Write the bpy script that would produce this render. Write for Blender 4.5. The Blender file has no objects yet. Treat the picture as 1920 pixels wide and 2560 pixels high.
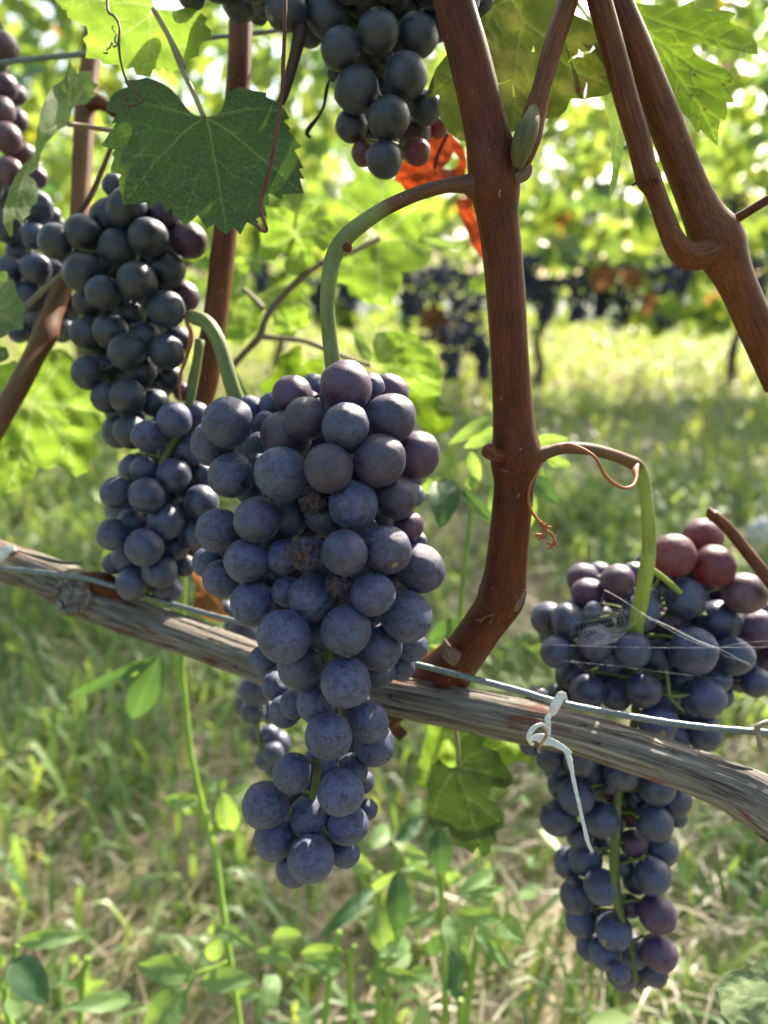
import bpy, bmesh, math, random
from mathutils import Vector, Matrix, Quaternion, noise
from mathutils.geometry import delaunay_2d_cdt

random.seed(7)
R = math.radians
scene = bpy.context.scene
C = scene.collection

# ------------------------------------------------------------------ camera, sky, sun, exposure
CAM_H, PITCH, LENS = 0.62, R(17.0), 26.0
W, H = 1920.0, 2560.0
F = LENS / 36.0 * H
cam_d = bpy.data.cameras.new('camera')
cam = bpy.data.objects.new('camera', cam_d); C.objects.link(cam)
cam.location = (0, 0, CAM_H); cam.rotation_euler = (math.pi / 2 - PITCH, 0, 0)
cam_d.lens = LENS; cam_d.sensor_width = 36.0; cam_d.sensor_fit = 'AUTO'
cam_d.clip_start = 0.01; cam_d.clip_end = 500
cam_d.dof.use_dof = True; cam_d.dof.focus_distance = 0.252; cam_d.dof.aperture_fstop = 6.7
scene.camera = cam

SUN_AZ, SUN_EL = R(30), R(38)                 # azimuth to the right of straight ahead
SDIR = Vector((math.sin(SUN_AZ) * math.cos(SUN_EL), math.cos(SUN_AZ) * math.cos(SUN_EL), math.sin(SUN_EL)))
world = bpy.data.worlds.new('World'); scene.world = world; world.use_nodes = True
wn = world.node_tree.nodes; wl = world.node_tree.links
bg = wn['Background']; sky = wn.new('ShaderNodeTexSky'); sky.sky_type = 'NISHITA'
sky.sun_disc = False; sky.sun_elevation = SUN_EL; sky.sun_rotation = SUN_AZ
sky.dust_density = 4.0; sky.air_density = 0.95
wl.new(sky.outputs[0], bg.inputs[0]); bg.inputs[1].default_value = 0.15
sun_d = bpy.data.lights.new('sun', 'SUN'); sun_d.energy = 4.5; sun_d.angle = R(0.5); sun_d.color = (1.0, 0.9, 0.74)
sun = bpy.data.objects.new('sun', sun_d); C.objects.link(sun)
sun.rotation_euler = (-SDIR).to_track_quat('-Z', 'Y').to_euler(); sun.location = (2, 4, 6)
scene.view_settings.view_transform = 'Standard'; scene.view_settings.look = 'None'
scene.view_settings.exposure = 1.8; scene.view_settings.gamma = 1.0
scene.cycles.max_bounces = 10; scene.cycles.transparent_max_bounces = 8; scene.cycles.transmission_bounces = 8
scene.cycles.caustics_reflective = False; scene.cycles.caustics_refractive = False
scene.cycles.use_denoising = True
scene.cycles.sample_clamp_indirect = 6.0

# ------------------------------------------------------------------ helpers
UP = Vector((0, math.sin(PITCH), math.cos(PITCH)))
FWD = Vector((0, math.cos(PITCH), -math.sin(PITCH)))
RT = Vector((1, 0, 0)); CAMP = Vector((0, 0, CAM_H))
def at(x, y, d):                               # point of the photograph -> point in the world, d metres ahead
    return CAMP + FWD * d + RT * ((x - W / 2) / F * d) + UP * ((H / 2 - y) / F * d)
def tile(ox, oy, s): return lambda x, y: (ox + x / s, oy + y / s)
TA1, TB1, TR0 = tile(0, 0, 2.592), tile(640, 0, 2.592), tile(1280, 0, 2.592)
TA2, TB2, TR2 = tile(0, 640, 2.592), tile(640, 640, 2.592), tile(1280, 640, 2.592)
TA3, TB3, TR3 = tile(0, 1280, 2.592), tile(640, 1280, 2.592), tile(1280, 1280, 2.592)
TA4, TB4, TR4 = tile(0, 1920, 2.592), tile(640, 1920, 2.592), tile(1280, 1920, 2.592)
TV = tile(0, 0, 1659 / 1920.0)

def tag(o, label=None, cat=None, group=None, kind=None):
    if label: o['label'] = label
    if cat: o['category'] = cat
    if group: o['group'] = group
    if kind: o['kind'] = kind
    return o
def empty(name, loc):
    o = bpy.data.objects.new(name, None); C.objects.link(o); o.location = loc; o.empty_display_size = 0.01
    return o

class MB:
    def __init__(s): s.v, s.f, s.tc, s.m = [], [], [], []
    def add(s, vs, fs, tc=None, m=None):
        b = len(s.v); s.v += vs; s.f += [tuple(i + b for i in f) for f in fs]
        s.tc += tc if tc else [Vector(v) for v in vs]
        s.m += m if m else [0.0] * len(vs)
    def build(s, name, mat, parent=None, origin=None, smooth=True):
        if origin is None: origin = s.v[0] if s.v else Vector()
        origin = Vector(origin)
        me = bpy.data.meshes.new(name)
        me.from_pydata([tuple(Vector(v) - origin) for v in s.v], [], s.f)
        a = me.attributes.new('tc', 'FLOAT_VECTOR', 'POINT'); a.data.foreach_set('vector', [c for t in s.tc for c in t])
        a = me.attributes.new('mask', 'FLOAT', 'POINT'); a.data.foreach_set('value', [float(x) for x in s.m])
        if smooth: me.polygons.foreach_set('use_smooth', [True] * len(me.polygons))
        me.materials.append(mat); me.update()
        o = bpy.data.objects.new(name, me); C.objects.link(o)
        attach(o, parent, origin)
        return o
def wloc(o):
    l = Vector(o.location)
    return l + wloc(o.parent) if o.parent else l
def attach(o, parent, wpos):
    if parent: o.parent = parent; o.location = Vector(wpos) - wloc(parent)
    else: o.location = wpos

def catmull(P, k):
    out = []
    n = len(P)
    for i in range(n - 1):
        p0, p1, p2, p3 = P[max(i - 1, 0)], P[i], P[i + 1], P[min(i + 2, n - 1)]
        for j in range(k):
            t = j / k; t2 = t * t; t3 = t2 * t
            out.append(tuple(0.5 * (2 * b + (c - a) * t + (2 * a - 5 * b + 4 * c - d) * t2 + (3 * b - a - 3 * c + d) * t3)
                             for a, b, c, d in zip(p0, p1, p2, p3)))
    out.append(tuple(P[-1]))
    return out
def tube(mb, P, k=6, n=16, flat=1.0, wob=None, cap=True, flatdir=None):
    """P: list of (point, radius[, mask])"""
    Q = [(p[0][0], p[0][1], p[0][2], p[1], p[2] if len(p) > 2 else 0.0) for p in P]
    S = catmull(Q, k) if k > 1 else Q
    pts = [Vector(q[:3]) for q in S]; rad = [max(q[3], 1e-5) for q in S]; mk = [q[4] for q in S]
    N = len(pts)
    T = []
    for i in range(N):
        t = pts[min(i + 1, N - 1)] - pts[max(i - 1, 0)]
        T.append(t.normalized() if t.length > 1e-9 else (T[-1] if T else Vector((0, 0, 1))))
    ref = flatdir if flatdir else (Vector((0, 1, 0)) if abs(T[0].y) < 0.9 else Vector((1, 0, 0)))
    u = (ref - T[0] * ref.dot(T[0])).normalized()
    vs, tc, ms, fs = [], [], [], []
    s = 0.0
    for i in range(N):
        if i: s += (pts[i] - pts[i - 1]).length
        if flatdir: u = flatdir - T[i] * flatdir.dot(T[i]) + u * 0.15
        u = (u - T[i] * u.dot(T[i])).normalized(); w = T[i].cross(u)
        for j in range(n):
            a = 2 * math.pi * j / n
            r = rad[i]
            if wob: r *= wob(a, s, i / (N - 1))
            vs.append(pts[i] + u * (math.cos(a) * r * flat) + w * (math.sin(a) * r))
            tc.append(Vector((math.cos(a) * rad[i], math.sin(a) * rad[i], s))); ms.append(mk[i])
    for i in range(N - 1):
        for j in range(n):
            a, b = i * n + j, i * n + (j + 1) % n
            fs.append((a, b, b + n, a + n))
    if cap:
        for e, ring in ((0, list(range(n))[::-1]), (N - 1, list(range((N - 1) * n, N * n)))):
            vs.append(pts[e] + T[e] * (rad[e] * 0.25 * (-1 if e == 0 else 1))); tc.append(Vector((0, 0, 0 if e == 0 else s))); ms.append(mk[e])
            c = len(vs) - 1
            for j in range(n): fs.append((ring[j], ring[(j + 1) % n], c))
    mb.add(vs, fs, tc, ms)
def pxtube(mb, L, **kw):
    """L: (px, py, depth, width_px[, mask])"""
    tube(mb, [(at(p[0], p[1], p[2]), p[3] / 2 * p[2] / F) + ((p[4],) if len(p) > 4 else ()) for p in L], **kw)
def T2(t, L): return [t(p[0], p[1]) + tuple(p[2:]) for p in L]
def T2S(t, L):                                 # the same with the widths in the tile's own scale
    k = t(1, 0)[0] - t(0, 0)[0]
    return [t(p[0], p[1]) + (p[2], p[3] * k) + tuple(p[4:]) for p in L]

# ------------------------------------------------------------------ materials
def mat(name):
    m = bpy.data.materials.new(name); m.use_nodes = True
    nt = m.node_tree; nt.nodes.clear()
    out = nt.nodes.new('ShaderNodeOutputMaterial')
    return m, nt, out
class N:
    def __init__(s, nt): s.nt = nt
    def new(s, t, **kw):
        n = s.nt.nodes.new(t)
        for k, v in kw.items(): setattr(n, k, v)
        return n
    def link(s, a, b): s.nt.links.new(a, b)
    def attr(s, nm): return s.new('ShaderNodeAttribute', attribute_name=nm)
    def noise(s, vec, scale, detail=4, rough=0.55, dist=0.0):
        n = s.new('ShaderNodeTexNoise'); n.inputs['Scale'].default_value = scale; n.inputs['Detail'].default_value = detail
        n.inputs['Roughness'].default_value = rough; n.inputs['Distortion'].default_value = dist
        if vec is not None: s.link(vec, n.inputs['Vector'])
        return n.outputs['Fac']
    def ramp(s, fac, stops):
        r = s.new('ShaderNodeValToRGB'); e = r.color_ramp.elements
        while len(e) < len(stops): e.new(0.5)
        for el, (p, c) in zip(e, stops):
            el.position = p; el.color = tuple(c) + (1,) if len(c) == 3 else c
        s.link(fac, r.inputs[0]); return r.outputs[0]
    def step(s, fac, a, b):
        r = s.new('ShaderNodeMapRange', interpolation_type='SMOOTHSTEP'); r.inputs[1].default_value = a; r.inputs[2].default_value = b
        s.link(fac, r.inputs[0]); return r.outputs[0]
    def mix(s, fac, a, b, mode='MIX'):
        m = s.new('ShaderNodeMix', data_type='RGBA', blend_type=mode)
        for sock, v in ((m.inputs[0], fac), (m.inputs[6], a), (m.inputs[7], b)):
            if isinstance(v, (int, float)): sock.default_value = v
            elif isinstance(v, (tuple, list)): sock.default_value = tuple(v) + (1,)
            else: s.link(v, sock)
        return m.outputs[2]
    def math(s, op, a, b=0.0):
        m = s.new('ShaderNodeMath', operation=op)
        for sock, v in zip(m.inputs, (a, b)):
            if isinstance(v, (int, float)): sock.default_value = v
            else: s.link(v, sock)
        return m.outputs[0]
    def vmul(s, v, k):
        m = s.new('ShaderNodeVectorMath', operation='MULTIPLY'); s.link(v, m.inputs[0]); m.inputs[1].default_value = k
        return m.outputs[0]
    def principled(s, col, rough=0.5, spec=0.5):
        p = s.new('ShaderNodeBsdfPrincipled')
        if isinstance(col, tuple): p.inputs['Base Color'].default_value = col + (1,)
        else: s.link(col, p.inputs['Base Color'])
        if isinstance(rough, (int, float)): p.inputs['Roughness'].default_value = rough
        else: s.link(rough, p.inputs['Roughness'])
        p.inputs['Specular IOR Level'].default_value = spec
        return p
    def bump(s, h, dist, strength=1.0):
        b = s.new('ShaderNodeBump'); b.inputs['Distance'].default_value = dist; b.inputs['Strength'].default_value = strength
        s.link(h, b.inputs['Height']); return b.outputs[0]

def grape_mat(name, bloom, skin, under, cover=0.5, detail=1.0, red=0.0, redcol=(0.35, 0.01, 0.04)):
    m, nt, out = mat(name); n = N(nt)
    tcn = n.new('ShaderNodeTexCoord'); oi = n.new('ShaderNodeObjectInfo')
    off = n.new('ShaderNodeVectorMath', operation='MULTIPLY_ADD')
    cx = n.new('ShaderNodeCombineXYZ')
    for i, k in enumerate((37.0, 91.0, 53.0)): n.link(n.math('MULTIPLY', oi.outputs['Random'], k), cx.inputs[i])
    n.link(tcn.outputs['Object'], off.inputs[0]); off.inputs[1].default_value = (1, 1, 1); n.link(cx.outputs[0], off.inputs[2])
    v = off.outputs[0]                                                  # unit sphere coordinates + random shift
    big = n.noise(v, 1.1, 3, 0.6, 0.6)
    mid = n.noise(v, 3.6, 8, 0.70, 0.9)
    fine = n.noise(v, 26.0, 5, 0.7, 1.2)
    speck = n.noise(n.vmul(v, (1.0, 1.0, 0.45)), 34.0, 2, 0.5, 0.8)
    # wax bloom: patchy cover with rubbed islands and fine scratches
    c1 = n.step(mid, 0.47 - 0.04 * cover, 0.535)
    c2 = n.step(fine, 0.45, 0.57)
    c3 = n.step(big, 0.30, 0.62)
    cov = n.math('ADD', n.math('MULTIPLY', c1, 0.48 * detail), n.math('MULTIPLY', c2, 0.30 * detail))
    cov = n.math('ADD', cov, n.math('MULTIPLY', c3, 0.22 + 0.78 * (1 - detail)))
    cov = n.math('MULTIPLY', cov, n.math('ADD', n.math('MULTIPLY', oi.outputs['Random'], 0.75), 0.28 + 0.45 * cover))
    skinc = n.mix(n.step(big, 0.35, 0.7), skin, under)
    col = n.mix(cov, skinc, bloom)
    col = n.mix(n.math('MULTIPLY', n.step(speck, 0.64, 0.70), 0.75 * detail), col, (0.012, 0.011, 0.016))
    rub = n.noise(v, 1.9, 6, 0.62, 0.7)
    col = n.mix(n.math('MULTIPLY', n.step(rub, 0.565, 0.59), 0.82 * detail), col, n.mix(n.step(fine, 0.5, 0.6), skinc, bloom))
    rubm = n.math('MULTIPLY', n.step(rub, 0.555, 0.60), detail)
    pale = n.noise(n.vmul(v, (1.0, 1.0, 2.2)), 13.0, 3, 0.6, 0.4)
    col = n.mix(n.math('MULTIPLY', n.step(pale, 0.73, 0.78), 0.55 * detail), col, (0.34, 0.33, 0.36))
    # small brown scar at the blossom end (local -Z)
    sep = n.new('ShaderNodeSeparateXYZ'); n.link(tcn.outputs['Object'], sep.inputs[0])
    col = n.mix(n.step(sep.outputs[2], -0.985, -0.993), col, n.mix(0.5, col, (0.02, 0.015, 0.015)))
    col = n.mix(n.math('MULTIPLY', n.step(sep.outputs[2], -0.9945, -0.9985), n.math('GREATER_THAN', oi.outputs['Random'], 0.55)), col, (0.22, 0.16, 0.09))
    p = n.principled(col, n.math('SUBTRACT', 0.62, n.math('MULTIPLY', cov, 0.02)), 0.42)
    rr = n.new('ShaderNodeMapRange'); n.link(cov, rr.inputs[0]); rr.inputs[3].default_value = 0.30; rr.inputs[4].default_value = 0.50
    n.link(n.math('SUBTRACT', rr.outputs[0], n.math('MULTIPLY', rubm, 0.14)), p.inputs['Roughness'])
    p.inputs['Specular IOR Level'].default_value = 0.62
    p.inputs['Sheen Weight'].default_value = 0.12; p.inputs['Sheen Roughness'].default_value = 0.5
    p.inputs['Sheen Tint'].default_value = (0.55, 0.62, 0.85, 1)
    n.link(n.bump(n.math('ADD', n.math('MULTIPLY', cov, 0.5), n.math('MULTIPLY', fine, 0.5)), 0.0006, 0.35 * detail + 0.05), p.inputs['Normal'])
    if red:
        tr = n.new('ShaderNodeBsdfTranslucent'); tr.inputs[0].default_value = redcol + (1,)
        p.inputs['Subsurface Weight'].default_value = 0.35; p.inputs['Subsurface Scale'].default_value = 0.004
        p.inputs['Subsurface Radius'].default_value = (1.0, 0.15, 0.2)
        mx = n.new('ShaderNodeMixShader'); mx.inputs[0].default_value = red
        n.link(p.outputs[0], mx.inputs[1]); n.link(tr.outputs[0], mx.inputs[2]); n.link(mx.outputs[0], out.inputs[0])
    else: n.link(p.outputs[0], out.inputs[0])
    return m
M = {}
M['grape'] = grape_mat('ripe_grape_skin', (0.078, 0.092, 0.205), (0.008, 0.006, 0.018), (0.028, 0.012, 0.032), 0.75, 1.0)
M['grape_purple'] = grape_mat('purple_grape_skin', (0.085, 0.046, 0.108), (0.045, 0.006, 0.028), (0.070, 0.010, 0.044), 0.35, 0.8)
M['grape_wine'] = grape_mat('wine_dark_grape_skin', (0.072, 0.070, 0.150), (0.018, 0.005, 0.014), (0.045, 0.010, 0.026), 0.5, 1.0)
M['grape_soft'] = grape_mat('bloomed_grape_skin', (0.060, 0.068, 0.142), (0.011, 0.009, 0.022), (0.035, 0.026, 0.045), 0.75, 0.45)
M['grape_shade'] = grape_mat('shaded_grape_skin', (0.036, 0.043, 0.074), (0.008, 0.008, 0.015), (0.022, 0.022, 0.028), 0.7, 0.5)  # bloom and skin colour darkened for the bunches hanging in shade
M['grape_red'] = grape_mat('unripe_red_grape_skin', (0.15, 0.085, 0.115), (0.085, 0.006, 0.016), (0.11, 0.008, 0.022), 0.45, 0.8, 0.26, (0.52, 0.012, 0.07))
M['grape_rose'] = grape_mat('rosy_grape_skin', (0.17, 0.13, 0.17), (0.085, 0.020, 0.038), (0.11, 0.030, 0.050), 0.5, 0.5, 0.15, (0.4, 0.03, 0.07))

def shrivel_mat():
    m, nt, out = mat('shrivelled_grape_skin'); n = N(nt)
    tcn = n.new('ShaderNodeTexCoord'); v = tcn.outputs['Object']
    a = n.noise(v, 3.0, 5, 0.6, 1.0); f = n.noise(v, 14.0, 4)
    col = n.ramp(a, [(0.3, (0.014, 0.010, 0.014)), (0.5, (0.045, 0.030, 0.042)), (0.70, (0.085, 0.085, 0.12))])
    pit = n.attr('mask').outputs['Fac']
    col = n.mix(pit, col, n.ramp(f, [(0.35, (0.06, 0.020, 0.015)), (0.65, (0.19, 0.10, 0.055))]))
    p = n.principled(col, 0.6, 0.35); n.link(n.bump(f, 0.0012, 0.5), p.inputs['Normal'])
    n.link(p.outputs[0], out.inputs[0]); return m
M['shrivel'] = shrivel_mat()

def stem_mat(name, c_lo, c_hi, lo2=None, hi2=None, fine=900.0, rough=0.55, bump=0.0003, pale=(0.42, 0.34, 0.26), palefac=0.5, spec=0.35, streak=1.0):
    """striated bark: colours c_* where mask = 0, *2 where mask = 1"""
    m, nt, out = mat(name); n = N(nt)
    tc = n.attr('tc').outputs['Vector']; mk = n.attr('mask').outputs['Fac']
    st = n.noise(n.vmul(tc, (1, 1, 0.035)), fine, 5, 0.6, 0.2)
    bl = n.noise(n.vmul(tc, (1, 1, 0.4)), 120.0, 4, 0.6, 0.4)
    fac = n.math('ADD', n.math('MULTIPLY', st, 0.65 * streak), n.math('MULTIPLY', bl, 1 - 0.65 * streak))
    col = n.ramp(fac, [(0.36, c_lo), (0.62, c_hi)])
    if lo2:
        mm = n.step(n.math('ADD', mk, n.math('MULTIPLY', n.math('SUBTRACT', bl, 0.5), 0.5)), 0.25, 0.75)
        col = n.mix(mm, col, n.ramp(fac, [(0.36, lo2), (0.64, hi2)]))
    dots = n.noise(n.vmul(tc, (1, 1, 0.55)), 650.0, 2, 0.5, 0.5)
    col = n.mix(n.math('MULTIPLY', n.step(dots, 0.70, 0.76), palefac), col, pale)
    dk = n.noise(tc, 480.0, 3, 0.6, 0.3)
    col = n.mix(n.math('MULTIPLY', n.step(dk, 0.66, 0.72), 0.6), col, (0.025, 0.012, 0.008))
    p = n.principled(col, rough, spec)
    n.link(n.bump(st, bump, 0.7), p.inputs['Normal'])
    n.link(p.outputs[0], out.inputs[0]); return m
M['cane'] = stem_mat('red_brown_cane_bark', (0.036, 0.0065, 0.0024), (0.138, 0.036, 0.0115), fine=2300, bump=0.00014, palefac=0.45, spec=0.22, rough=0.5)
M['cane_pale'] = stem_mat('brown_cane_bark', (0.052, 0.0125, 0.0045), (0.195, 0.064, 0.023), fine=2100, bump=0.00016, palefac=0.35, spec=0.24, rough=0.5)
M['cane_tan'] = stem_mat('tan_cane_bark', (0.11, 0.045, 0.017), (0.21, 0.095, 0.038), fine=1800, bump=0.00012, streak=0.6)
M['peduncle'] = stem_mat('green_and_brown_stalk', (0.060, 0.022, 0.010), (0.16, 0.070, 0.035), (0.115, 0.135, 0.045), (0.20, 0.235, 0.085), 900, pale=(0.4, 0.42, 0.3), palefac=0.35, streak=0.5)
M['stalk_yellow'] = stem_mat('yellow_green_stalk', (0.075, 0.030, 0.014), (0.17, 0.075, 0.035), (0.17, 0.22, 0.035), (0.36, 0.42, 0.08), 700, palefac=0.1, streak=0.4)
M['petiole'] = stem_mat('pale_petiole', (0.20, 0.15, 0.09), (0.34, 0.27, 0.17), fine=700, palefac=0.2, streak=0.4)
M['twig'] = stem_mat('grey_brown_twig', (0.10, 0.075, 0.06), (0.24, 0.19, 0.15), fine=700)
M['dark_stem'] = stem_mat('dark_stalk', (0.02, 0.010, 0.008), (0.06, 0.032, 0.024))
M['rachis'] = stem_mat('green_bunch_stalk', (0.075, 0.095, 0.025), (0.17, 0.20, 0.055), fine=500, palefac=0.1)
M['tendril'] = stem_mat('dry_tendril', (0.075, 0.022, 0.016), (0.17, 0.060, 0.042), fine=600, palefac=0.1)
M['tendril_orange'] = stem_mat('orange_dry_tendril', (0.26, 0.075, 0.025), (0.45, 0.17, 0.06), fine=600, palefac=0.1)
M['weed_stem'] = stem_mat('fresh_green_stem', (0.17, 0.29, 0.035), (0.30, 0.45, 0.07), fine=300, palefac=0.1, streak=0.4)
M['bud'] = stem_mat('woolly_bud', (0.085, 0.045, 0.030), (0.26, 0.175, 0.125), fine=900, rough=0.8)
M['bud_green'] = stem_mat('green_bud_base', (0.055, 0.050, 0.014), (0.125, 0.115, 0.040), fine=700, palefac=0.35, streak=0.5)

def cordon_mat():
    m, nt, out = mat('old_grey_vine_bark'); n = N(nt)
    tc = n.attr('tc').outputs['Vector']; mk = n.attr('mask').outputs['Fac']
    st = n.noise(n.vmul(tc, (1, 1, 0.05)), 420.0, 7, 0.65, 0.5)
    st2 = n.noise(n.vmul(tc, (1, 1, 0.03)), 1300.0, 4, 0.6, 0.2)
    bl = n.noise(n.vmul(tc, (1, 1, 0.3)), 130.0, 4, 0.6, 0.6)
    f = n.math('ADD', n.math('MULTIPLY', st, 0.6), n.math('MULTIPLY', st2, 0.4))
    col = n.ramp(f, [(0.34, (0.030, 0.022, 0.018)), (0.44, (0.115, 0.098, 0.082)), (0.55, (0.22, 0.195, 0.168)), (0.68, (0.40, 0.365, 0.32))])
    red = n.ramp(f, [(0.36, (0.04, 0.016, 0.010)), (0.62, (0.22, 0.105, 0.075))])
    col = n.mix(n.step(bl, 0.54, 0.66), col, red)
    dk = n.noise(n.vmul(tc, (1, 1, 0.35)), 260.0, 3, 0.6, 0.6)
    col = n.mix(n.math('MULTIPLY', n.step(dk, 0.63, 0.70), 0.85), col, (0.022, 0.016, 0.012))
    col = n.mix(mk, col, n.mix(0.5, col, (0.10, 0.05, 0.03)))
    p = n.principled(col, 0.8, 0.2)
    n.link(n.bump(f, 0.0011, 0.9), p.inputs['Normal'])
    n.link(p.outputs[0], out.inputs[0]); return m
M['cordon'] = cordon_mat()

def leaf_mat(name, front, back, trans, vein, tfac=0.5, rough=0.45, spec=0.4, net=0.5, spotc=(0.07, 0.030, 0.015), vary=0.35, netscale=420.0, yellow=None):
    m, nt, out = mat(name); n = N(nt)
    tc = n.attr('tc').outputs['Vector']; vm = n.attr('mask').outputs['Fac']; sp = n.attr('spot').outputs['Fac']
    geo = n.new('ShaderNodeNewGeometry')
    big = n.noise(tc, 55.0, 4, 0.6, 0.4); fine = n.noise(tc, 700.0, 3, 0.6)
    vo = n.new('ShaderNodeTexVoronoi', feature='DISTANCE_TO_EDGE'); vo.inputs['Scale'].default_value = netscale
    wv = n.new('ShaderNodeVectorMath', operation='MULTIPLY_ADD'); n.link(tc, wv.inputs[0]); wv.inputs[1].default_value = (1, 1, 1)
    nz = n.new('ShaderNodeTexNoise'); nz.inputs['Scale'].default_value = 260; n.link(tc, nz.inputs['Vector'])
    n.link(n.vmul(nz.outputs['Color'], (0.003, 0.003, 0.003)), wv.inputs[2]); n.link(wv.outputs[0], vo.inputs['Vector'])
    netm = n.math('MULTIPLY', n.math('SUBTRACT', 1.0, n.step(vo.outputs['Distance'], 0.02, 0.10)), net)
    vv = n.math('MAXIMUM', vm, n.math('MULTIPLY', netm, 0.55))
    lo = tuple(c * (1 - vary) for c in front); hi = tuple(c * (1 + vary) for c in front)
    fc = n.ramp(n.math('ADD', n.math('MULTIPLY', big, 0.7), n.math('MULTIPLY', fine, 0.3)), [(0.35, lo), (0.65, hi)])
    if yellow: fc = n.mix(n.step(big, 0.52, 0.68), fc, yellow)
    col = n.mix(geo.outputs['Backfacing'], fc, back)
    col = n.mix(vv, col, vein)
    tl = tuple(c * (1 - vary * 0.6) for c in trans); th = tuple(min(c * (1 + vary * 0.6), 0.95) for c in trans)
    tcol = n.ramp(n.math('ADD', n.math('MULTIPLY', big, 0.6), n.math('MULTIPLY', fine, 0.4)), [(0.35, tl), (0.65, th)])
    if yellow: tcol = n.mix(n.step(big, 0.50, 0.68), tcol, tuple(min(1, c * 2.5) for c in yellow))
    tcol = n.mix(n.math('MULTIPLY', vm, 0.6), tcol, (0.62, 0.68, 0.30) if trans[1] > 0.5 else tuple(min(1, c * 1.5 + 0.03) for c in trans))
    tcol = n.mix(n.math('MULTIPLY', netm, 0.35), tcol, tuple(c * 0.6 for c in trans))
    col = n.mix(sp, col, spotc); tcol = n.mix(sp, tcol, tuple(c * 1.6 for c in spotc))
    p = n.principled(col, rough, spec)
    h = n.math('ADD', n.math('MULTIPLY', netm, -0.6), n.math('MULTIPLY', fine, 0.4))
    n.link(n.bump(h, 0.0004, 0.5), p.inputs['Normal'])
    tr = n.new('ShaderNodeBsdfTranslucent'); n.link(tcol, tr.inputs[0])
    mx = n.new('ShaderNodeMixShader'); mx.inputs[0].default_value = tfac
    n.link(p.outputs[0], mx.inputs[1]); n.link(tr.outputs[0], mx.inputs[2]); n.link(mx.outputs[0], out.inputs[0])
    return m
M['leaf_dark'] = leaf_mat('dark_vine_leaf', (0.034, 0.066, 0.018), (0.11, 0.16, 0.06), (0.10, 0.20, 0.012), (0.20, 0.26, 0.075), 0.30, 0.5, 0.35, 0.55)
M['leaf_deep'] = leaf_mat('deep_green_vine_leaf', (0.030, 0.058, 0.022), (0.08, 0.12, 0.05), (0.060, 0.11, 0.010), (0.085, 0.125, 0.055), 0.25, 0.5, 0.35, 0.4)
M['leaf_bright'] = leaf_mat('sunlit_vine_leaf', (0.085, 0.15, 0.022), (0.13, 0.20, 0.06), (0.34, 0.54, 0.055), (0.24, 0.34, 0.09), 0.6, 0.5, 0.35, 0.45)
M['leaf_olive'] = leaf_mat('ageing_vine_leaf', (0.034, 0.050, 0.009), (0.085, 0.11, 0.022), (0.062, 0.088, 0.006), (0.085, 0.115, 0.032), 0.40, 0.5, 0.3, 0.35, yellow=(0.055, 0.058, 0.010))
M['leaf_under'] = leaf_mat('pale_leaf_underside', (0.16, 0.22, 0.10), (0.16, 0.22, 0.10), (0.22, 0.34, 0.06), (0.26, 0.32, 0.17), 0.35, 0.65, 0.25, 0.4)
M['leaf_mid'] = leaf_mat('green_vine_leaf', (0.045, 0.092, 0.010), (0.08, 0.13, 0.02), (0.19, 0.31, 0.018), (0.16, 0.23, 0.05), 0.5, 0.55, 0.22, 0.5)
M['leaf_orange'] = leaf_mat('orange_dead_leaf', (0.15, 0.032, 0.012), (0.15, 0.04, 0.015), (0.40, 0.055, 0.009), (0.12, 0.035, 0.015), 0.5, 0.7, 0.2, 0.3, vary=0.5)
M['leaf_brown'] = leaf_mat('brown_dead_leaf', (0.20, 0.10, 0.045), (0.22, 0.12, 0.06), (0.36, 0.16, 0.05), (0.13, 0.06, 0.03), 0.4, 0.75, 0.2, 0.3, vary=0.5)
M['leaf_brown_dark'] = leaf_mat('dark_brown_dead_leaf', (0.06, 0.032, 0.022), (0.07, 0.04, 0.03), (0.09, 0.04, 0.02), (0.05, 0.03, 0.02), 0.25, 0.75, 0.2, 0.3, vary=0.5)
M['weed_leaf'] = leaf_mat('weed_leaf', (0.15, 0.25, 0.10), (0.17, 0.26, 0.12), (0.34, 0.52, 0.07), (0.16, 0.25, 0.10), 0.42, 0.5, 0.4, 0.2, vary=0.25)
M['weed_leaf_dark'] = leaf_mat('dark_weed_leaf', (0.045, 0.105, 0.045), (0.07, 0.13, 0.06), (0.12, 0.24, 0.04), (0.11, 0.19, 0.09), 0.3, 0.5, 0.4, 0.2, vary=0.25)

def far_leaf_mat(name, stops, tstops, tfac):
    m, nt, out = mat(name); n = N(nt)
    t = n.attr('mask').outputs['Fac']
    p = n.principled(n.ramp(t, stops), 0.42, 0.5)
    tr = n.new('ShaderNodeBsdfTranslucent'); n.link(n.ramp(t, tstops), tr.inputs[0])
    mx = n.new('ShaderNodeMixShader'); mx.inputs[0].default_value = tfac
    n.link(p.outputs[0], mx.inputs[1]); n.link(tr.outputs[0], mx.inputs[2]); n.link(mx.outputs[0], out.inputs[0])
    return m
M['far_leaf'] = far_leaf_mat('vine_row_foliage', [(0.0, (0.05, 0.11, 0.05)), (0.5, (0.07, 0.14, 0.03)), (0.85, (0.12, 0.17, 0.03)), (0.93, (0.22, 0.2, 0.03)), (1.0, (0.22, 0.09, 0.03))],
                           [(0.0, (0.13, 0.26, 0.06)), (0.5, (0.34, 0.46, 0.06)), (0.85, (0.52, 0.58, 0.08)), (0.93, (0.65, 0.55, 0.04)), (1.0, (0.5, 0.2, 0.04))], 0.5)
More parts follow.
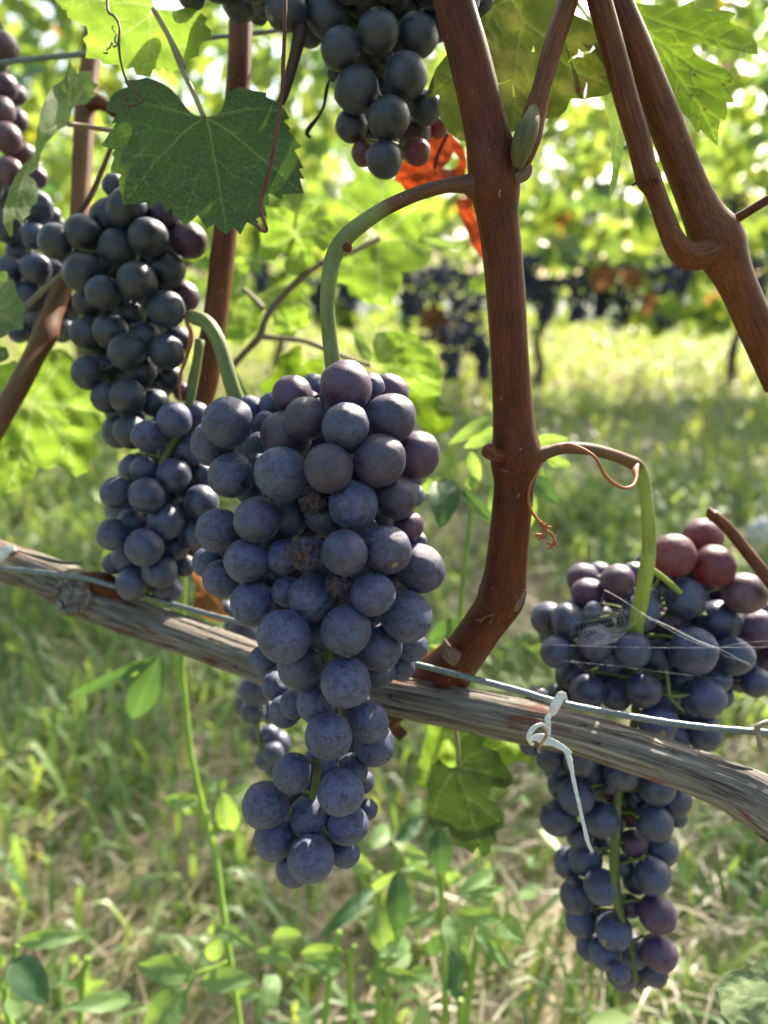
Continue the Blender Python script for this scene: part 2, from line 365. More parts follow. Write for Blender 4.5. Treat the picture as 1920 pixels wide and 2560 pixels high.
M['grass'] = far_leaf_mat('meadow_grass', [(0.0, (0.075, 0.150, 0.055)), (0.45, (0.15, 0.245, 0.075)), (0.7, (0.29, 0.32, 0.10)), (0.72, (0.34, 0.285, 0.19)), (1.0, (0.50, 0.43, 0.31))],
                        [(0.0, (0.26, 0.42, 0.08)), (0.45, (0.46, 0.60, 0.09)), (0.7, (0.62, 0.66, 0.10)), (0.72, (0.36, 0.28, 0.12)), (1.0, (0.5, 0.4, 0.2))], 0.42)
def simple(name, col, rough=0.6, spec=0.4, nscale=60, vary=0.3, metal=0.0):
    m, nt, out = mat(name); n = N(nt)
    tcn = n.new('ShaderNodeTexCoord')
    f = n.noise(tcn.outputs['Object'], nscale, 5, 0.6, 0.3)
    c = n.ramp(f, [(0.32, tuple(x * (1 - vary) for x in col)), (0.68, tuple(min(1, x * (1 + vary)) for x in col))])
    p = n.principled(c, rough, spec); p.inputs['Metallic'].default_value = metal
    n.link(n.bump(f, 0.0005, 0.3), p.inputs['Normal'])
    n.link(p.outputs[0], out.inputs[0]); return m
M['wire'] = simple('galvanised_wire', (0.16, 0.18, 0.19), 0.42, 0.5, 900, 0.3, 0.55)
M['paper'] = simple('white_paper_tie', (0.66, 0.65, 0.62), 0.7, 0.3, 500, 0.14)
M['paper_inside'] = simple('stained_paper', (0.40, 0.25, 0.13), 0.7, 0.3, 300, 0.3)
M['silk'] = simple('spider_silk', (0.8, 0.8, 0.78), 0.35, 0.6, 50, 0.05)
M['trunk'] = simple('vine_trunk_bark', (0.13, 0.10, 0.08), 0.85, 0.2, 40, 0.5)
M['far_grape'] = simple('far_grapes', (0.045, 0.048, 0.085), 0.5, 0.4, 40, 0.5)
M['road'] = simple('pale_gravel', (0.50, 0.48, 0.47), 0.9, 0.2, 6, 0.15)
M['stone'] = simple('white_stone', (0.50, 0.49, 0.47), 0.8, 0.2, 90, 0.35)
M['wood_end'] = simple('torn_wood', (0.16, 0.09, 0.05), 0.8, 0.2, 300, 0.5)

def ground_mat():
    m, nt, out = mat('dry_meadow_ground'); n = N(nt)
    tcn = n.new('ShaderNodeTexCoord'); v = tcn.outputs['Object']
    a = n.noise(v, 5.0, 6, 0.65, 0.5); b = n.noise(n.vmul(v, (1, 0.35, 1)), 160.0, 4, 0.6, 1.0); c = n.noise(v, 1.3, 3)
    straw = n.ramp(b, [(0.32, (0.18, 0.135, 0.09)), (0.5, (0.32, 0.26, 0.175)), (0.7, (0.46, 0.39, 0.28))])
    green = n.ramp(b, [(0.32, (0.11, 0.145, 0.05)), (0.68, (0.22, 0.27, 0.10))])
    col = n.mix(n.step(n.math('ADD', n.math('MULTIPLY', a, 0.6), n.math('MULTIPLY', c, 0.4)), 0.44, 0.60), straw, green)
    p = n.principled(col, 0.9, 0.15); n.link(n.bump(b, 0.01, 0.6), p.inputs['Normal'])
    n.link(p.outputs[0], out.inputs[0]); return m
M['ground'] = ground_mat()

# ------------------------------------------------------------------ ground, road
def gz(x, y):
    s = 0.0912
    z = s * y if y < 6 else s * 6 + 0.02 * (min(y, 30) - 6)
    return z + 0.018 * noise.noise((x * 1.7, y * 1.7, 0)) + 0.01 * noise.noise((x * 5, y * 5, 3))
def gridmesh(xs, ys, zf):
    mb = MB(); nx = len(xs)
    vs = [Vector((x, y, zf(x, y))) for y in ys for x in xs]
    fs = [(j * nx + i, j * nx + i + 1, (j + 1) * nx + i + 1, (j + 1) * nx + i) for j in range(len(ys) - 1) for i in range(nx - 1)]
    mb.add(vs, fs); return mb
xs = sorted(set([-200, -60, -20, -10] + [i * 0.12 for i in range(-50, 51)] + [10, 20, 60, 200]))
ys = [-200, -40, -8, -3] + [-1.5 + i * 0.12 for i in range(90)] + [11, 14, 18, 25, 40, 80, 200]
tag(gridmesh(xs, ys, gz).build('ground', M['ground'], origin=(0, 0, 0)), kind='structure')
tag(gridmesh([-60, -8] + [i * 0.3 for i in range(-18, 19)] + [8, 60], [4.55 + i * 0.12 for i in range(10)], lambda x, y: gz(x, y) + 0.02).build('gravel_road', M['road'], origin=(0, 5, 0)), kind='structure')

# ------------------------------------------------------------------ grass (uncountable)
def blade(mb, p, h, w, lean, yaw, tint, straw=False):
    d = Vector((math.cos(yaw), math.sin(yaw), 0)); s = Vector((-d.y, d.x, 0)) * (w / 2)
    if straw:
        t = Vector((math.cos(yaw), math.sin(yaw), random.uniform(-0.05, 0.35))) * h
        a, b = p, p + t * 0.5 + Vector((0, 0, 0.01)), 
        c = p + t
        mb.add([a - s, a + s, b - s, b + s, c], [(0, 1, 3, 2), (2, 3, 4)], None, [tint] * 5); return
    a = p; b = p + Vector((0, 0, h * 0.5)) + d * (lean * 0.22); c = p + Vector((0, 0, h * 0.88)) + d * (lean * 0.65)
    e = p + Vector((0, 0, h * (1.0 - 0.25 * min(1, lean / h)))) + d * lean * 1.1
    mb.add([a - s, a + s, b - s * 1.1, b + s * 1.1, c - s * 0.7, c + s * 0.7, e], [(0, 1, 3, 2), (2, 3, 5, 4), (4, 5, 6)], None, [tint] * 7)
gm = MB(); rnd = random.Random(3)
random.seed(11)
def scatter(n, y0, y1, hs, ws, p_straw, dens=0.0, tint0=(0.0, 0.66)):
    k = 0
    while k < n:
        y = math.sqrt(random.uniform(y0 * y0, y1 * y1)); x = random.uniform(-1, 1) * (0.22 + 0.62 * y)
        nv = noise.noise((x * 2.6, y * 2.6, 5)) + 0.5 * noise.noise((x * 7, y * 7, 9))
        k += 1
        bare = nv + (0.28 if (x > 0.12 and y < 1.2) else 0) + (-0.02 if y < 2 else -0.25)
        straw = random.random() < p_straw + 0.7 * max(0, bare)
        p = Vector((x, y, gz(x, y) - 0.003))
        if straw:
            blade(gm, p + Vector((0, 0, random.uniform(0.002, 0.025))), random.uniform(0.03, 0.12), random.uniform(0.0008, 0.0022) * (1 + 0.5 * y), 0, random.uniform(0, 6.28), random.uniform(0.73, 1.0), True)
        else:
            h = random.uniform(*hs) * (0.75 + 0.4 * noise.noise((x * 4, y * 4, 1)) + 0.2)
            blade(gm, p, h, random.uniform(*ws), h * random.uniform(0.15, 1.1), random.uniform(0, 6.28), min(0.69, max(0, random.uniform(*tint0) + 0.12 * nv)))
scatter(20000, 0.25, 1.7, (0.02, 0.095), (0.003, 0.008), 0.33, tint0=(0.0, 0.56))
scatter(14000, 1.4, 4.5, (0.03, 0.10), (0.005, 0.012), 0.2, tint0=(0.45, 0.7))  # lighter tints here stand in for sunlight on the middle ground
scatter(9000, 4.3, 10.5, (0.06, 0.16), (0.010, 0.022), 0.1, tint0=(0.2, 0.7))
tag(gm.build('meadow_grass', M['grass'], origin=(0, 1, 0)), 'green and straw coloured meadow grass covering the ground below the vines', 'grass', kind='stuff')

# small broad leaved herbs carpeting the grass
hm = MB()
for _ in range(5200):
    y = math.sqrt(random.uniform(0.35 ** 2, 3.8 ** 2)); x = random.uniform(-1, 1) * (0.2 + 0.6 * y)
    if noise.noise((x * 1.9 + 4, y * 1.9, 2)) < -0.06 + (0.2 if x > 0.15 and y < 1.2 else 0): continue
    z = gz(x, y) + random.uniform(0.01, 0.11); p = Vector((x, y, z))
    L = random.uniform(0.012, 0.034); wd = L * random.uniform(0.32, 0.55)
    yaw = random.uniform(0, 6.28); t = Vector((math.cos(yaw), math.sin(yaw), random.uniform(-0.5, 0.6))).normalized()
    s = t.cross(Vector((random.uniform(-.5, .5), random.uniform(-.5, .5), 1))).normalized()
    nn = s.cross(t) * 0.15
    hm.add([p, p + t * L * .35 + s * wd / 2 + nn * wd, p + t * L * .75 + s * wd * .4 + nn * wd, p + t * L, p + t * L * .75 - s * wd * .4 + nn * wd, p + t * L * .35 - s * wd / 2 + nn * wd, p + t * L * .55],
           [(0, 1, 6), (1, 2, 6), (2, 3, 6), (3, 4, 6), (4, 5, 6), (5, 0, 6)], None, [random.uniform(0.0, 0.66)] * 7)
tag(hm.build('ground_herbs', M['grass'], origin=(0, 1, 0)), 'low green herbs and clover leaves mixed through the meadow grass', 'ground cover', kind='stuff')

# ------------------------------------------------------------------ vine rows behind
def crown_mesh(n, seed, zlo, zhi, hw, thick, size):
    rr = random.Random(seed); mb = MB(); k = 0
    while k < n:
        z = rr.uniform(zlo, zhi); x = rr.gauss(0, hw * 0.55); y = rr.gauss(0, thick)
        if abs(x) > hw * 1.25: continue
        dens = 0.62 + 0.9 * noise.noise((x * 3.1 + seed * 9, z * 3.1, y * 2)) - (0.25 if z > zhi - 0.25 else 0)
        if z < zlo + 0.2: dens -= 0.25
        if rr.random() > dens: continue
        k += 1
        c = Vector((x, y, z)); L = size * rr.uniform(0.6, 1.25)
        nrm = Vector((rr.gauss(0, 0.55), rr.choice((-1, 1)) * rr.uniform(0.3, 1.0), rr.uniform(-0.1, 0.9))).normalized()
        t = (Vector((rr.gauss(0, 0.6), rr.gauss(0, 0.3), -1)) - nrm * nrm.dot(Vector((0, 0, -1)))).normalized()
        t = (t - nrm * t.dot(nrm)).normalized(); s = nrm.cross(t)
        vs = [c]
        for a, r in ((-180, .15), (-140, .55), (-118, .42), (-85, .68), (-58, .48), (-30, .72), (0, .95), (30, .72), (58, .48), (85, .68), (118, .42), (140, .55)):
            a = R(a); r *= L * 0.6
            vs.append(c + t * (math.cos(a) * r) + s * (math.sin(a) * r) + nrm * (-0.10 * r * abs(math.sin(a))))
        tint = min(1.0, max(0.0, rr.gauss(0.45, 0.22))); 
        if rr.random() < 0.003: tint = 1.0
        mb.add(vs, [(0, i, i % 12 + 1) for i in range(1, 13)], None, [tint] * 13)
    return mb
crowns = [crown_mesh(860, s, 0.22, 2.05, 0.5, 0.17, 0.105) for s in (1, 2, 3)]
crown_me = []
def trunk_mb(seed):
    rr = random.Random(seed); mb = MB()
    P = [(Vector((rr.uniform(-.03, .03), rr.uniform(-.02, .02), z)), r) for z, r in ((-0.03, .028), (0.07, .020), (0.17, .017), (0.28, .018), (0.36, .021))]
    tube(mb, P, 4, 10, wob=lambda a, s, t: 1 + 0.18 * noise.noise((math.cos(a) * 2, math.sin(a) * 2, s * 14 + seed)))
    for sg in (-1, 1):
        tube(mb, [(P[-1][0], .018), (P[-1][0] + Vector((sg * .12, 0, .05)), .014), (P[-1][0] + Vector((sg * .45, 0, .06)), .010)], 4, 8)
    return mb
vine_protos = []
def vine_label(row, i, n, side):
    return side
ROW1 = [(-1.95, 2.95), (-1.2, 2.9), (-0.42, 2.92), (0.60, 2.86), (1.38, 2.92), (2.2, 2.95), (3.0, 3.0)]
L1LAB = ['first row grapevine, outermost on the left', 'first row grapevine, second from the left', 'first row grapevine, seen over the largest bunch',
         'first row grapevine with a bare thin trunk right of the thick red brown cane', 'first row grapevine, seen through the forked canes on the right',
         'first row grapevine at the right edge', 'first row grapevine, outermost on the right']
def copy_tree(o, parent=None):
    c = o.copy(); C.objects.link(c); c.parent = parent
    for ch in list(o.children): copy_tree(ch, c)
    return c
for s in (0, 1, 2):
    root = empty('grapevine', (0, 0, 0))
    trunk_mb(s + 4).build('trunk', M['trunk'], root, (0, 0, 0)); crowns[s].build('crown', M['far_leaf'], root, (0, 0, 0))
    vine_protos.append(root)
used = [False] * 3
def put_vine(x, y, k, sc, label, group):
    root = vine_protos[k] if not used[k] else copy_tree(vine_protos[k])
    used[k] = True
    root.location = (x, y, gz(x, y)); root.scale = sc
    tag(root, label, 'grapevine', group)
for i, (x, y) in enumerate(ROW1): put_vine(x, y, i % 3, (1 if i % 2 else -1, 1, 1 + 0.05 * ((i * 7) % 3 - 1)), L1LAB[i], 'grapevines of the row behind')
for i in range(10):
    put_vine(-4.6 + i * 1.02, 6.6, (i + 1) % 3, (-1 if i % 2 else 1, 1.2, 1.02), 'hazy grapevine of the second row behind, across the pale gravel strip', 'grapevines of the second row behind')
for i in range(14):
    put_vine(-7.8 + i * 1.2, 10.2, i % 3, (-1.2 if i % 2 else 1.2, 1.3, 1.0), 'blurred grapevine of the farthest row', 'grapevines of the farthest row')

for i, x in enumerate((-3.4, -2.3, -1.25, 1.35, 2.4, 3.5)):  # unseen vines added so their shade darkens the camera side
    put_vine(x, 0.36, i % 3, (1 if i % 2 else -1, 1, 1), 'grapevine of the near row, added out of frame for its shade', 'near row grapevines added out of frame for shade')
for i in range(9):  # unseen row added to hold back low skylight from the front
    put_vine(-4.4 + i * 1.1, -2.25, (i + 2) % 3, (-1.1 if i % 2 else 1.1, 1.2, 1.02), 'grapevine added out of frame behind the camera to block low skylight', 'grapevines added behind the camera to block low skylight')

# bunches hanging in the row behind
ico = bmesh.new(); bmesh.ops.create_icosphere(ico, subdivisions=2, radius=1.0)
icoV = [v.co.copy() for v in ico.verts]; icoF = [tuple(v.index for v in f.verts) for f in ico.faces]; ico.free()
FB = [(563, 600, 60, 'small dark bunch of the row behind, left of the curved green stalk'), (690, 650, 85, 'dark bunch of the row behind close left of the curved green stalk'),
      (752, 655, 100, 'bluish bunch of the row behind close right of the curved green stalk'), (885, 640, 110, 'dark bunch of the row behind at the left of the brown leaves'),
      (925, 655, 150, 'long dark bunch of the row behind over which brown leaves hang'), (985, 640, 150, 'broad dark bunch of the row behind right of the brown leaves'),
      (1015, 700, 120, 'dark bunch of the row behind touching the left side of the thick cane'), (975, 765, 110, 'lowest dark bunch of the row behind, just above the small bright leaf'),
      (1045, 770, 90, 'low dark bunch of the row behind hiding at the left edge of the thick cane'), (1145, 600, 90, 'dark bunch of the row behind close right of the thick cane'),
      (1175, 650, 90, 'dark bunch of the row behind, second right of the thick cane'), (1250, 620, 140, 'long dark bunch of the row behind left of the bare trunk'),
      (1300, 640, 80, 'small dark bunch of the row behind just above the bare trunk'), (1345, 640, 130, 'dark bunch of the row behind by the brown leaves right of the bare trunk'),
      (1440, 630, 150, 'largest dark bunch of the row behind, below the forked canes'), (1475, 590, 80, 'dark bunch of the row behind under the joint of the forked canes'),
      (1575, 480, 110, 'dark bunch of the row behind above the thin twig of the right cane'), (1640, 600, 120, 'dark bunch of the row behind at the right edge')]
FBD = [2.55, 2.60, 2.58, 2.62, 2.50, 2.57, 2.62, 2.48, 2.55, 2.62, 2.66, 2.60, 2.64, 2.60, 2.56, 2.62, 2.60, 2.60]
for (vx, vy, hh, lab), d in zip(FB, FBD):
    px, py = TV(vx, vy); c = at(px, py, d); hm_ = hh * 1.2 * d / F
    rr = random.Random(int(vx)); mb = MB()
    for _ in range(110):
        t = rr.random(); rad = hm_ * 0.33 * (1 - 0.6 * t) * math.sqrt(rr.random()); a = rr.uniform(0, 6.28)
        p = c + Vector((math.cos(a) * rad, math.sin(a) * rad, hm_ * (0.5 - t))); r = rr.uniform(0.009, 0.0115)
        mb.add([p + v * r for v in icoV], icoF)
    tube(mb, [(c + Vector((0, 0.01, hm_ * 0.5 + 0.05)), .003), (c + Vector((0, 0, hm_ * 0.3)), .003)], 3, 6)
    tag(mb.build('grape_bunch', M['far_grape'], origin=c + Vector((0, 0, hm_ / 2))), lab, 'grape bunch', 'grape bunches in the row behind')

# ------------------------------------------------------------------ unseen vine leaves above the frame, added to shade the bunches
def clear_ray(p, tgts):
    for t, rad in tgts:
        v = p - t; k = v.dot(SDIR)
        if k > 0 and (v - SDIR * k).length < rad: return False
    return True
def in_frame(p, m):
    q = p - CAMP; d = q.dot(FWD)
    if d < 0.05: return False
    x, y = W / 2 + q.dot(RT) / d * F, H / 2 - q.dot(UP) / d * F
    mm = m * F / d
    return -mm < x < W + mm and y > -mm
TGT = [(at(*TV(300, 80), .305), .055), (at(*TV(1480, 130), .30), .055), (at(*TV(640, 520), .40), .05), (at(*TV(820, 540), .43), .06), (at(*TV(700, 660), .44), .07), (at(*TV(880, 780), .40), .05), (at(*TV(100, 900), .40), .07), (at(*TV(1500, 1200), .315), .028), (at(*TV(960, 350), .36), .03),
       (at(*TV(1390, 1020), .295), .02), (at(*TV(1000, 1600), .40), .05), (at(*TR3(780, 880), .325), .008), (at(*TA3(1050, 630), .325), .012), (at(*TV(1100, 1430), .40), .05), (at(*TB4(1000, 900), .45), .05)]  # spots that the added leaves leave open to the sun
cm = MB(); rr = random.Random(21); k = 0
while k < 300:
    y = rr.uniform(0.16, 0.72); x = rr.uniform(-0.55, 0.75); z = CAM_H + 0.32 * y + 0.03 + rr.random() ** 1.3 * 0.75
    c = Vector((x, y, z)); L = 0.10 * rr.uniform(0.7, 1.25)
    if in_frame(c, L * 0.62) or not all(clear_ray(c, [(t, r + L * 0.55)]) for t, r in TGT): k += 0.12; continue
    k += 1
    nrm = Vector((rr.gauss(0, 0.5), rr.choice((-1, 1)) * rr.uniform(0.3, 1.0), rr.uniform(0.1, 1.0))).normalized()
    t = Vector((rr.gauss(0, 0.6), rr.gauss(0, 0.3), -1)); t = (t - nrm * t.dot(nrm)).normalized(); s_ = nrm.cross(t)
    vs = [c]
    for a, r in ((-180, .15), (-140, .55), (-118, .42), (-85, .68), (-58, .48), (-30, .72), (0, .95), (30, .72), (58, .48), (85, .68), (118, .42), (140, .55)):
        a = R(a); r *= L * 0.6
        vs.append(c + t * (math.cos(a) * r) + s_ * (math.sin(a) * r) + nrm * (-0.10 * r * abs(math.sin(a))))
    cm.add(vs, [(0, i, i % 12 + 1) for i in range(1, 13)], None, [min(0.85, max(0, rr.gauss(0.35, 0.2)))] * 13)
tag(cm.build('shade_leaves', M['far_leaf'], origin=(0, 0.4, 1.0)), 'unseen vine leaves added above the frame to shade the bunches', 'foliage', kind='stuff')

# ------------------------------------------------------------------ leaves of the near vine
def inpoly(p, poly):
    x, y = p; c = False; n = len(poly); j = n - 1
    for i in range(n):
        xi, yi = poly[i]; xj, yj = poly[j]
        if (yi > y) != (yj > y) and x < (xj - xi) * (y - yi) / (yj - yi) + xi: c = not c
        j = i
    return c
def segd(px, py, a, b):
    ax, ay = a; bx, by = b; dx, dy = bx - ax, by - ay
    t = max(0, min(1, ((px - ax) * dx + (py - ay) * dy) / (dx * dx + dy * dy + 1e-9)))
    return math.hypot(px - ax - t * dx, py - ay - t * dy), t
def leaf(name, tl, outline, center, veins, d0, material, label, tilt=(0, 0), wave=0.003, res=6.0, mains=None, vw=3.0, holes=(), spots=(), petiole=None, pmat='petiole', cup=0.0, parent=None, curl=None, seed=0, teeth=0.0, extra=None, wavefreq=9.0):
    rr = random.Random(seed + len(outline))
    O = [tl(*p) for p in outline]; cx, cy = tl(*center)
    if teeth:                                                           # fine serration between the traced points
        Q = []
        for i in range(len(O)):
            a, b = Vector(O[i]), Vector(O[(i + 1) % len(O)]); L = (b - a).length; k = max(1, int(L / 16))
            nrm = Vector((-(b - a).y, (b - a).x)).normalized() if L > 0 else Vector((0, 0))
            for j in range(k):
                q = a.lerp(b, j / k)
                if j % 2 == 1: q = q + nrm * teeth * rr.choice((-1, 1)) * rr.uniform(0.4, 1)
                Q.append((q.x, q.y))
        O = Q
    HOLES = [[tl(*p) for p in h] for h in holes]; SP = [tl(s[0], s[1]) + (s[2] * (tl(1, 0)[0] - tl(0, 0)[0]) * 1.25,) for s in spots]
    V = [[tl(*p) for p in v] for v in (veins or [])]
    wmain = len(V) if mains is None else mains
    if mains is None and veins:                                         # grow side veins from the main ones
        for v in list(V):
            tot = sum(math.dist(v[i], v[i + 1]) for i in range(len(v) - 1)); acc = 0; sgn = 1
            for i in range(len(v) - 1):
                L = math.dist(v[i], v[i + 1]); a = math.atan2(v[i + 1][1] - v[i][1], v[i + 1][0] - v[i][0])
                nseg = max(1, int(L / 26))
                for j in range(nseg):
                    t = (j + 0.5) / nseg; frac = (acc + L * t) / tot
                    if frac < 0.18 or frac > 0.92: continue
                    q = (v[i][0] + (v[i + 1][0] - v[i][0]) * t, v[i][1] + (v[i + 1][1] - v[i][1]) * t)
                    for sg in ((sgn,) if rr.random() < 0.7 else (1, -1)):
                        l = tot * 0.34 * (1 - 0.55 * frac) * rr.uniform(0.7, 1.1); an = a + sg * rr.uniform(0.65, 0.95)
                        q1 = (q[0] + math.cos(an) * l * .5, q[1] + math.sin(an) * l * .5); an -= sg * 0.3
                        V.append([q, q1, (q1[0] + math.cos(an) * l * .5, q1[1] + math.sin(an) * l * .5)])
                    sgn = -sgn
                acc += L
    x0, x1 = min(p[0] for p in O), max(p[0] for p in O); y0, y1 = min(p[1] for p in O), max(p[1] for p in O)
    size = max(x1 - x0, y1 - y0)
    pts = list(O); edges = [(i, (i + 1) % len(O)) for i in range(len(O))]
    for h in HOLES:
        b = len(pts); pts += h; edges += [(b + i, b + (i + 1) % len(h)) for i in range(len(h))]
    yy = y0 + res / 2; row = 0
    while yy < y1:
        xx = x0 + (res / 2 if row % 2 else 0)
        while xx < x1:
            p = (xx + rr.uniform(-.15, .15) * res, yy + rr.uniform(-.15, .15) * res)
            if inpoly(p, O): pts.append(p)
            xx += res
        yy += res * 0.87; row += 1
    vs2, _, fs, *_ = delaunay_2d_cdt([Vector(p) for p in pts], edges, [], 0, 1e-4)
    F2 = []
    for f in fs:
        c = ((vs2[f[0]].x + vs2[f[1]].x + vs2[f[2]].x) / 3, (vs2[f[0]].y + vs2[f[1]].y + vs2[f[2]].y) / 3)
        if inpoly(c, O) and not any(inpoly(c, h) for h in HOLES): F2.append(tuple(f))
    usedv = sorted({i for f in F2 for i in f}); mp = {o: i for i, o in enumerate(usedv)}
    def depth(x, y):
        u, v = (x - cx) / size, (y - cy) / size
        d = d0 + tilt[0] * (x - cx) * d0 / F + tilt[1] * (y - cy) * d0 / F + cup * (u * u + v * v) * size * d0 / F
        d += wave * 0.8 * noise.noise((u * 2.2 + seed, v * 2.2, seed * 1.7)) + wave * 0.13 * noise.noise((u * wavefreq, v * wavefreq, seed + 5.0))
        d += 0.0011 * noise.noise((x * d0 / F * 95, y * d0 / F * 95, seed + 9.0))
        if extra: d += extra(x, y)
        return d
    vs, tc, mk, sp = [], [], [], []
    for o in usedv:
        x, y = vs2[o].x, vs2[o].y; m = 0.0; raise_ = 0.0
        for vi, v in enumerate(V):
            w = vw if vi < wmain else vw * 0.5
            for i in range(len(v) - 1):
                if abs(x - v[i][0]) > 260 and abs(x - v[i + 1][0]) > 260: continue
                dd, t = segd(x, y, v[i], v[i + 1]); ff = (i + t) / (len(v) - 1)
                ww = w * (1.25 - 0.8 * ff)
                if dd < ww * 3:
                    m = max(m, (1.0 if vi < wmain else 0.75) * max(0.0, min(1.0, 1.35 - dd / ww))); raise_ = max(raise_, 1 - dd / (ww * 3))
        s_ = 0.0
        for sx, sy, sr in SP:
            dd = math.hypot(x - sx, y - sy) + 0.35 * sr * noise.noise((x * .12, y * .12, 2))
            s_ = max(s_, max(0, min(1, 2.2 * (1 - dd / sr))))
        d = depth(x, y) + 0.00028 * raise_ * (vw / 3)
        vs.append(at(x, y, d)); mk.append(m); sp.append(s_)
        tc.append(Vector((x * d0 / F, y * d0 / F, seed * 0.37)))
    mb = MB(); mb.add(vs, [tuple(mp[i] for i in f) for f in F2], tc, mk)
    org = at(cx, cy, depth(cx, cy))
    if petiole or parent is None:
        root = empty(name, org)
        tag(root, label, 'leaf')
        o = mb.build('blade', material, root, org)
        if petiole:
            pm = MB(); pxtube(pm, [tuple(p) for p in petiole], k=6, n=10); pm.build('petiole', M[pmat], root)
    else:
        o = mb.build(name, material, parent, org); root = o
    a = o.data.attributes.new('spot', 'FLOAT', 'POINT'); a.data.foreach_set('value', sp)
    # make faces look to the camera so front / back colours are right
    if o.data.polygons:
        nsum = sum((p.normal * p.area for p in o.data.polygons), Vector())
        if nsum.dot(CAMP - org) < 0: o.data.flip_normals()
    return root

TL1 = tile(240, 170, 3.072)
l1o = [(840,375),(760,362),(720,335),(690,300),(640,230),(580,165),(520,125),(455,95),(385,72),(340,85),(270,92),(215,98),(245,145),(185,165),(140,190),(110,230),(78,300),(85,330),(160,352),(120,425),(158,422),(110,490),(40,595),(145,628),(122,660),(140,690),(115,760),(115,803),(192,815),(175,860),(180,920),(205,1050),(300,1045),(395,1030),(410,1065),(505,1020),(515,1070),(538,1110),(578,1075),(590,1130),(615,1155),(630,1135),(680,1222),(780,1130),(850,1232),(915,1195),(935,1235),(1000,1280),(1062,1225),(1108,1280),(1160,1183),(1250,1240),(1230,1160),(1290,1130),(1312,1150),(1295,1055),(1330,1052),(1325,962),(1425,1010),(1435,970),(1598,962),(1565,850),(1600,855),(1560,775),(1595,770),(1525,630),(1578,605),(1480,480),(1495,465),(1440,405),(1488,390),(1450,320),(1390,260),(1310,220),(1310,190),(1210,175),(1165,160),(1120,142),(1060,160),(1000,205),(985,260),(965,330),(920,362),(880,368)]
l1v = [[(840,380),(750,435),(660,505),(540,640),(475,690),(360,850),(225,1020)], [(840,380),(875,480),(905,680),(940,850),(960,1000),(985,1130),(995,1230)],
       [(840,380),(950,440),(1050,505),(1250,680),(1370,770),(1480,870),(1570,950)], [(840,385),(720,360),(600,325),(520,300),(400,275),(330,240)], [(840,380),(980,352),(1160,315),(1300,318),(1430,325)],
       [(660,505),(440,465),(300,500),(150,545)], [(475,690),(430,665),(310,675),(200,720)], [(540,640),(580,740),(575,800),(530,880),(480,940)], [(905,685),(840,740),(770,850),(740,960),(700,1060),(690,1180)],
       [(910,690),(1000,770),(1060,830),(1180,1040),(1260,1100)], [(770,850),(700,860),(620,920),(560,990)], [(1050,500),(1150,490),(1260,495),(1400,545),(1500,570)], [(1260,495),(1310,440),(1370,415)],
       [(1250,680),(1240,750),(1310,850),(1400,940)], [(1255,680),(1350,670),(1500,730)], [(960,1000),(890,1040),(860,1090)], [(965,1000),(1040,1050),(1090,1110)], [(1060,830),(1180,870),(1240,930)],
       [(980,352),(1010,290),(1050,230)], [(1160,315),(1220,240)], [(360,850),(250,850)], [(370,860),(440,950),(430,1030)], [(520,295),(420,180)], [(440,465),(380,430),(300,400)], [(310,675),(240,640)], [(700,1060),(610,1090)], [(740,960),(800,1010),(790,1080)], [(1180,1040),(1150,1130)], [(1370,770),(1450,740)], [(580,740),(640,760),(740,750)], [(1240,750),(1120,770),(1030,775)]]
leaf('vine_leaf', TL1, l1o, (840,380), l1v, 0.282, M['leaf_dark'], 'large dark green toothed leaf with pale veins, hanging over the shaded bunch on the left', (0.10, -0.25), 0.005, 4.6, 5, 2.6, cup=0.10,
     petiole=T2(TV, [(440,252,0.282,13),(420,205,0.286,13),(398,160,0.290,13),(392,140,0.291,20),(365,80,0.292,14),(332,20,0.295,14)]),  seed=1,
     spots=[(640,850,6),(150,560,10)])
TL2 = tile(0, 0, 2.9625)
leaf('vine_leaf', TL2, [(330,-120),(400,-60),(415,10),(455,45),(460,65),(495,75),(500,130),(640,195),(655,250),(615,290),(640,330),(635,430),(745,440),(760,470),(880,480),(890,530),(985,500),(1010,555),(1110,570),(1140,510),(1175,540),(1205,500),(1265,545),(1310,520),(1380,530),(1395,470),(1415,430),(1475,415),(1475,350),(1510,290),(1570,280),(1560,220),(1520,180),(1530,130),(1480,90),(1430,60),(1375,55),(1300,80),(1180,70),(1140,40),(1100,-60),(1000,-160),(600,-220)],
     (1140,40), [[(1140,40),(900,20),(700,0),(450,-20)],[(1140,40),(1090,135),(970,215),(870,280),(680,400)],[(1140,40),(1110,150),(1110,300),(1060,540)],[(1140,40),(1200,180),(1290,300),(1390,470)],[(1140,40),(1330,110),(1530,190)]],
     0.305, M['leaf_bright'], 'glowing yellow green backlit leaf at the top left, behind the reddish tendril', (-0.15, -0.25), 0.006, 6.0, seed=2, vw=2.6)
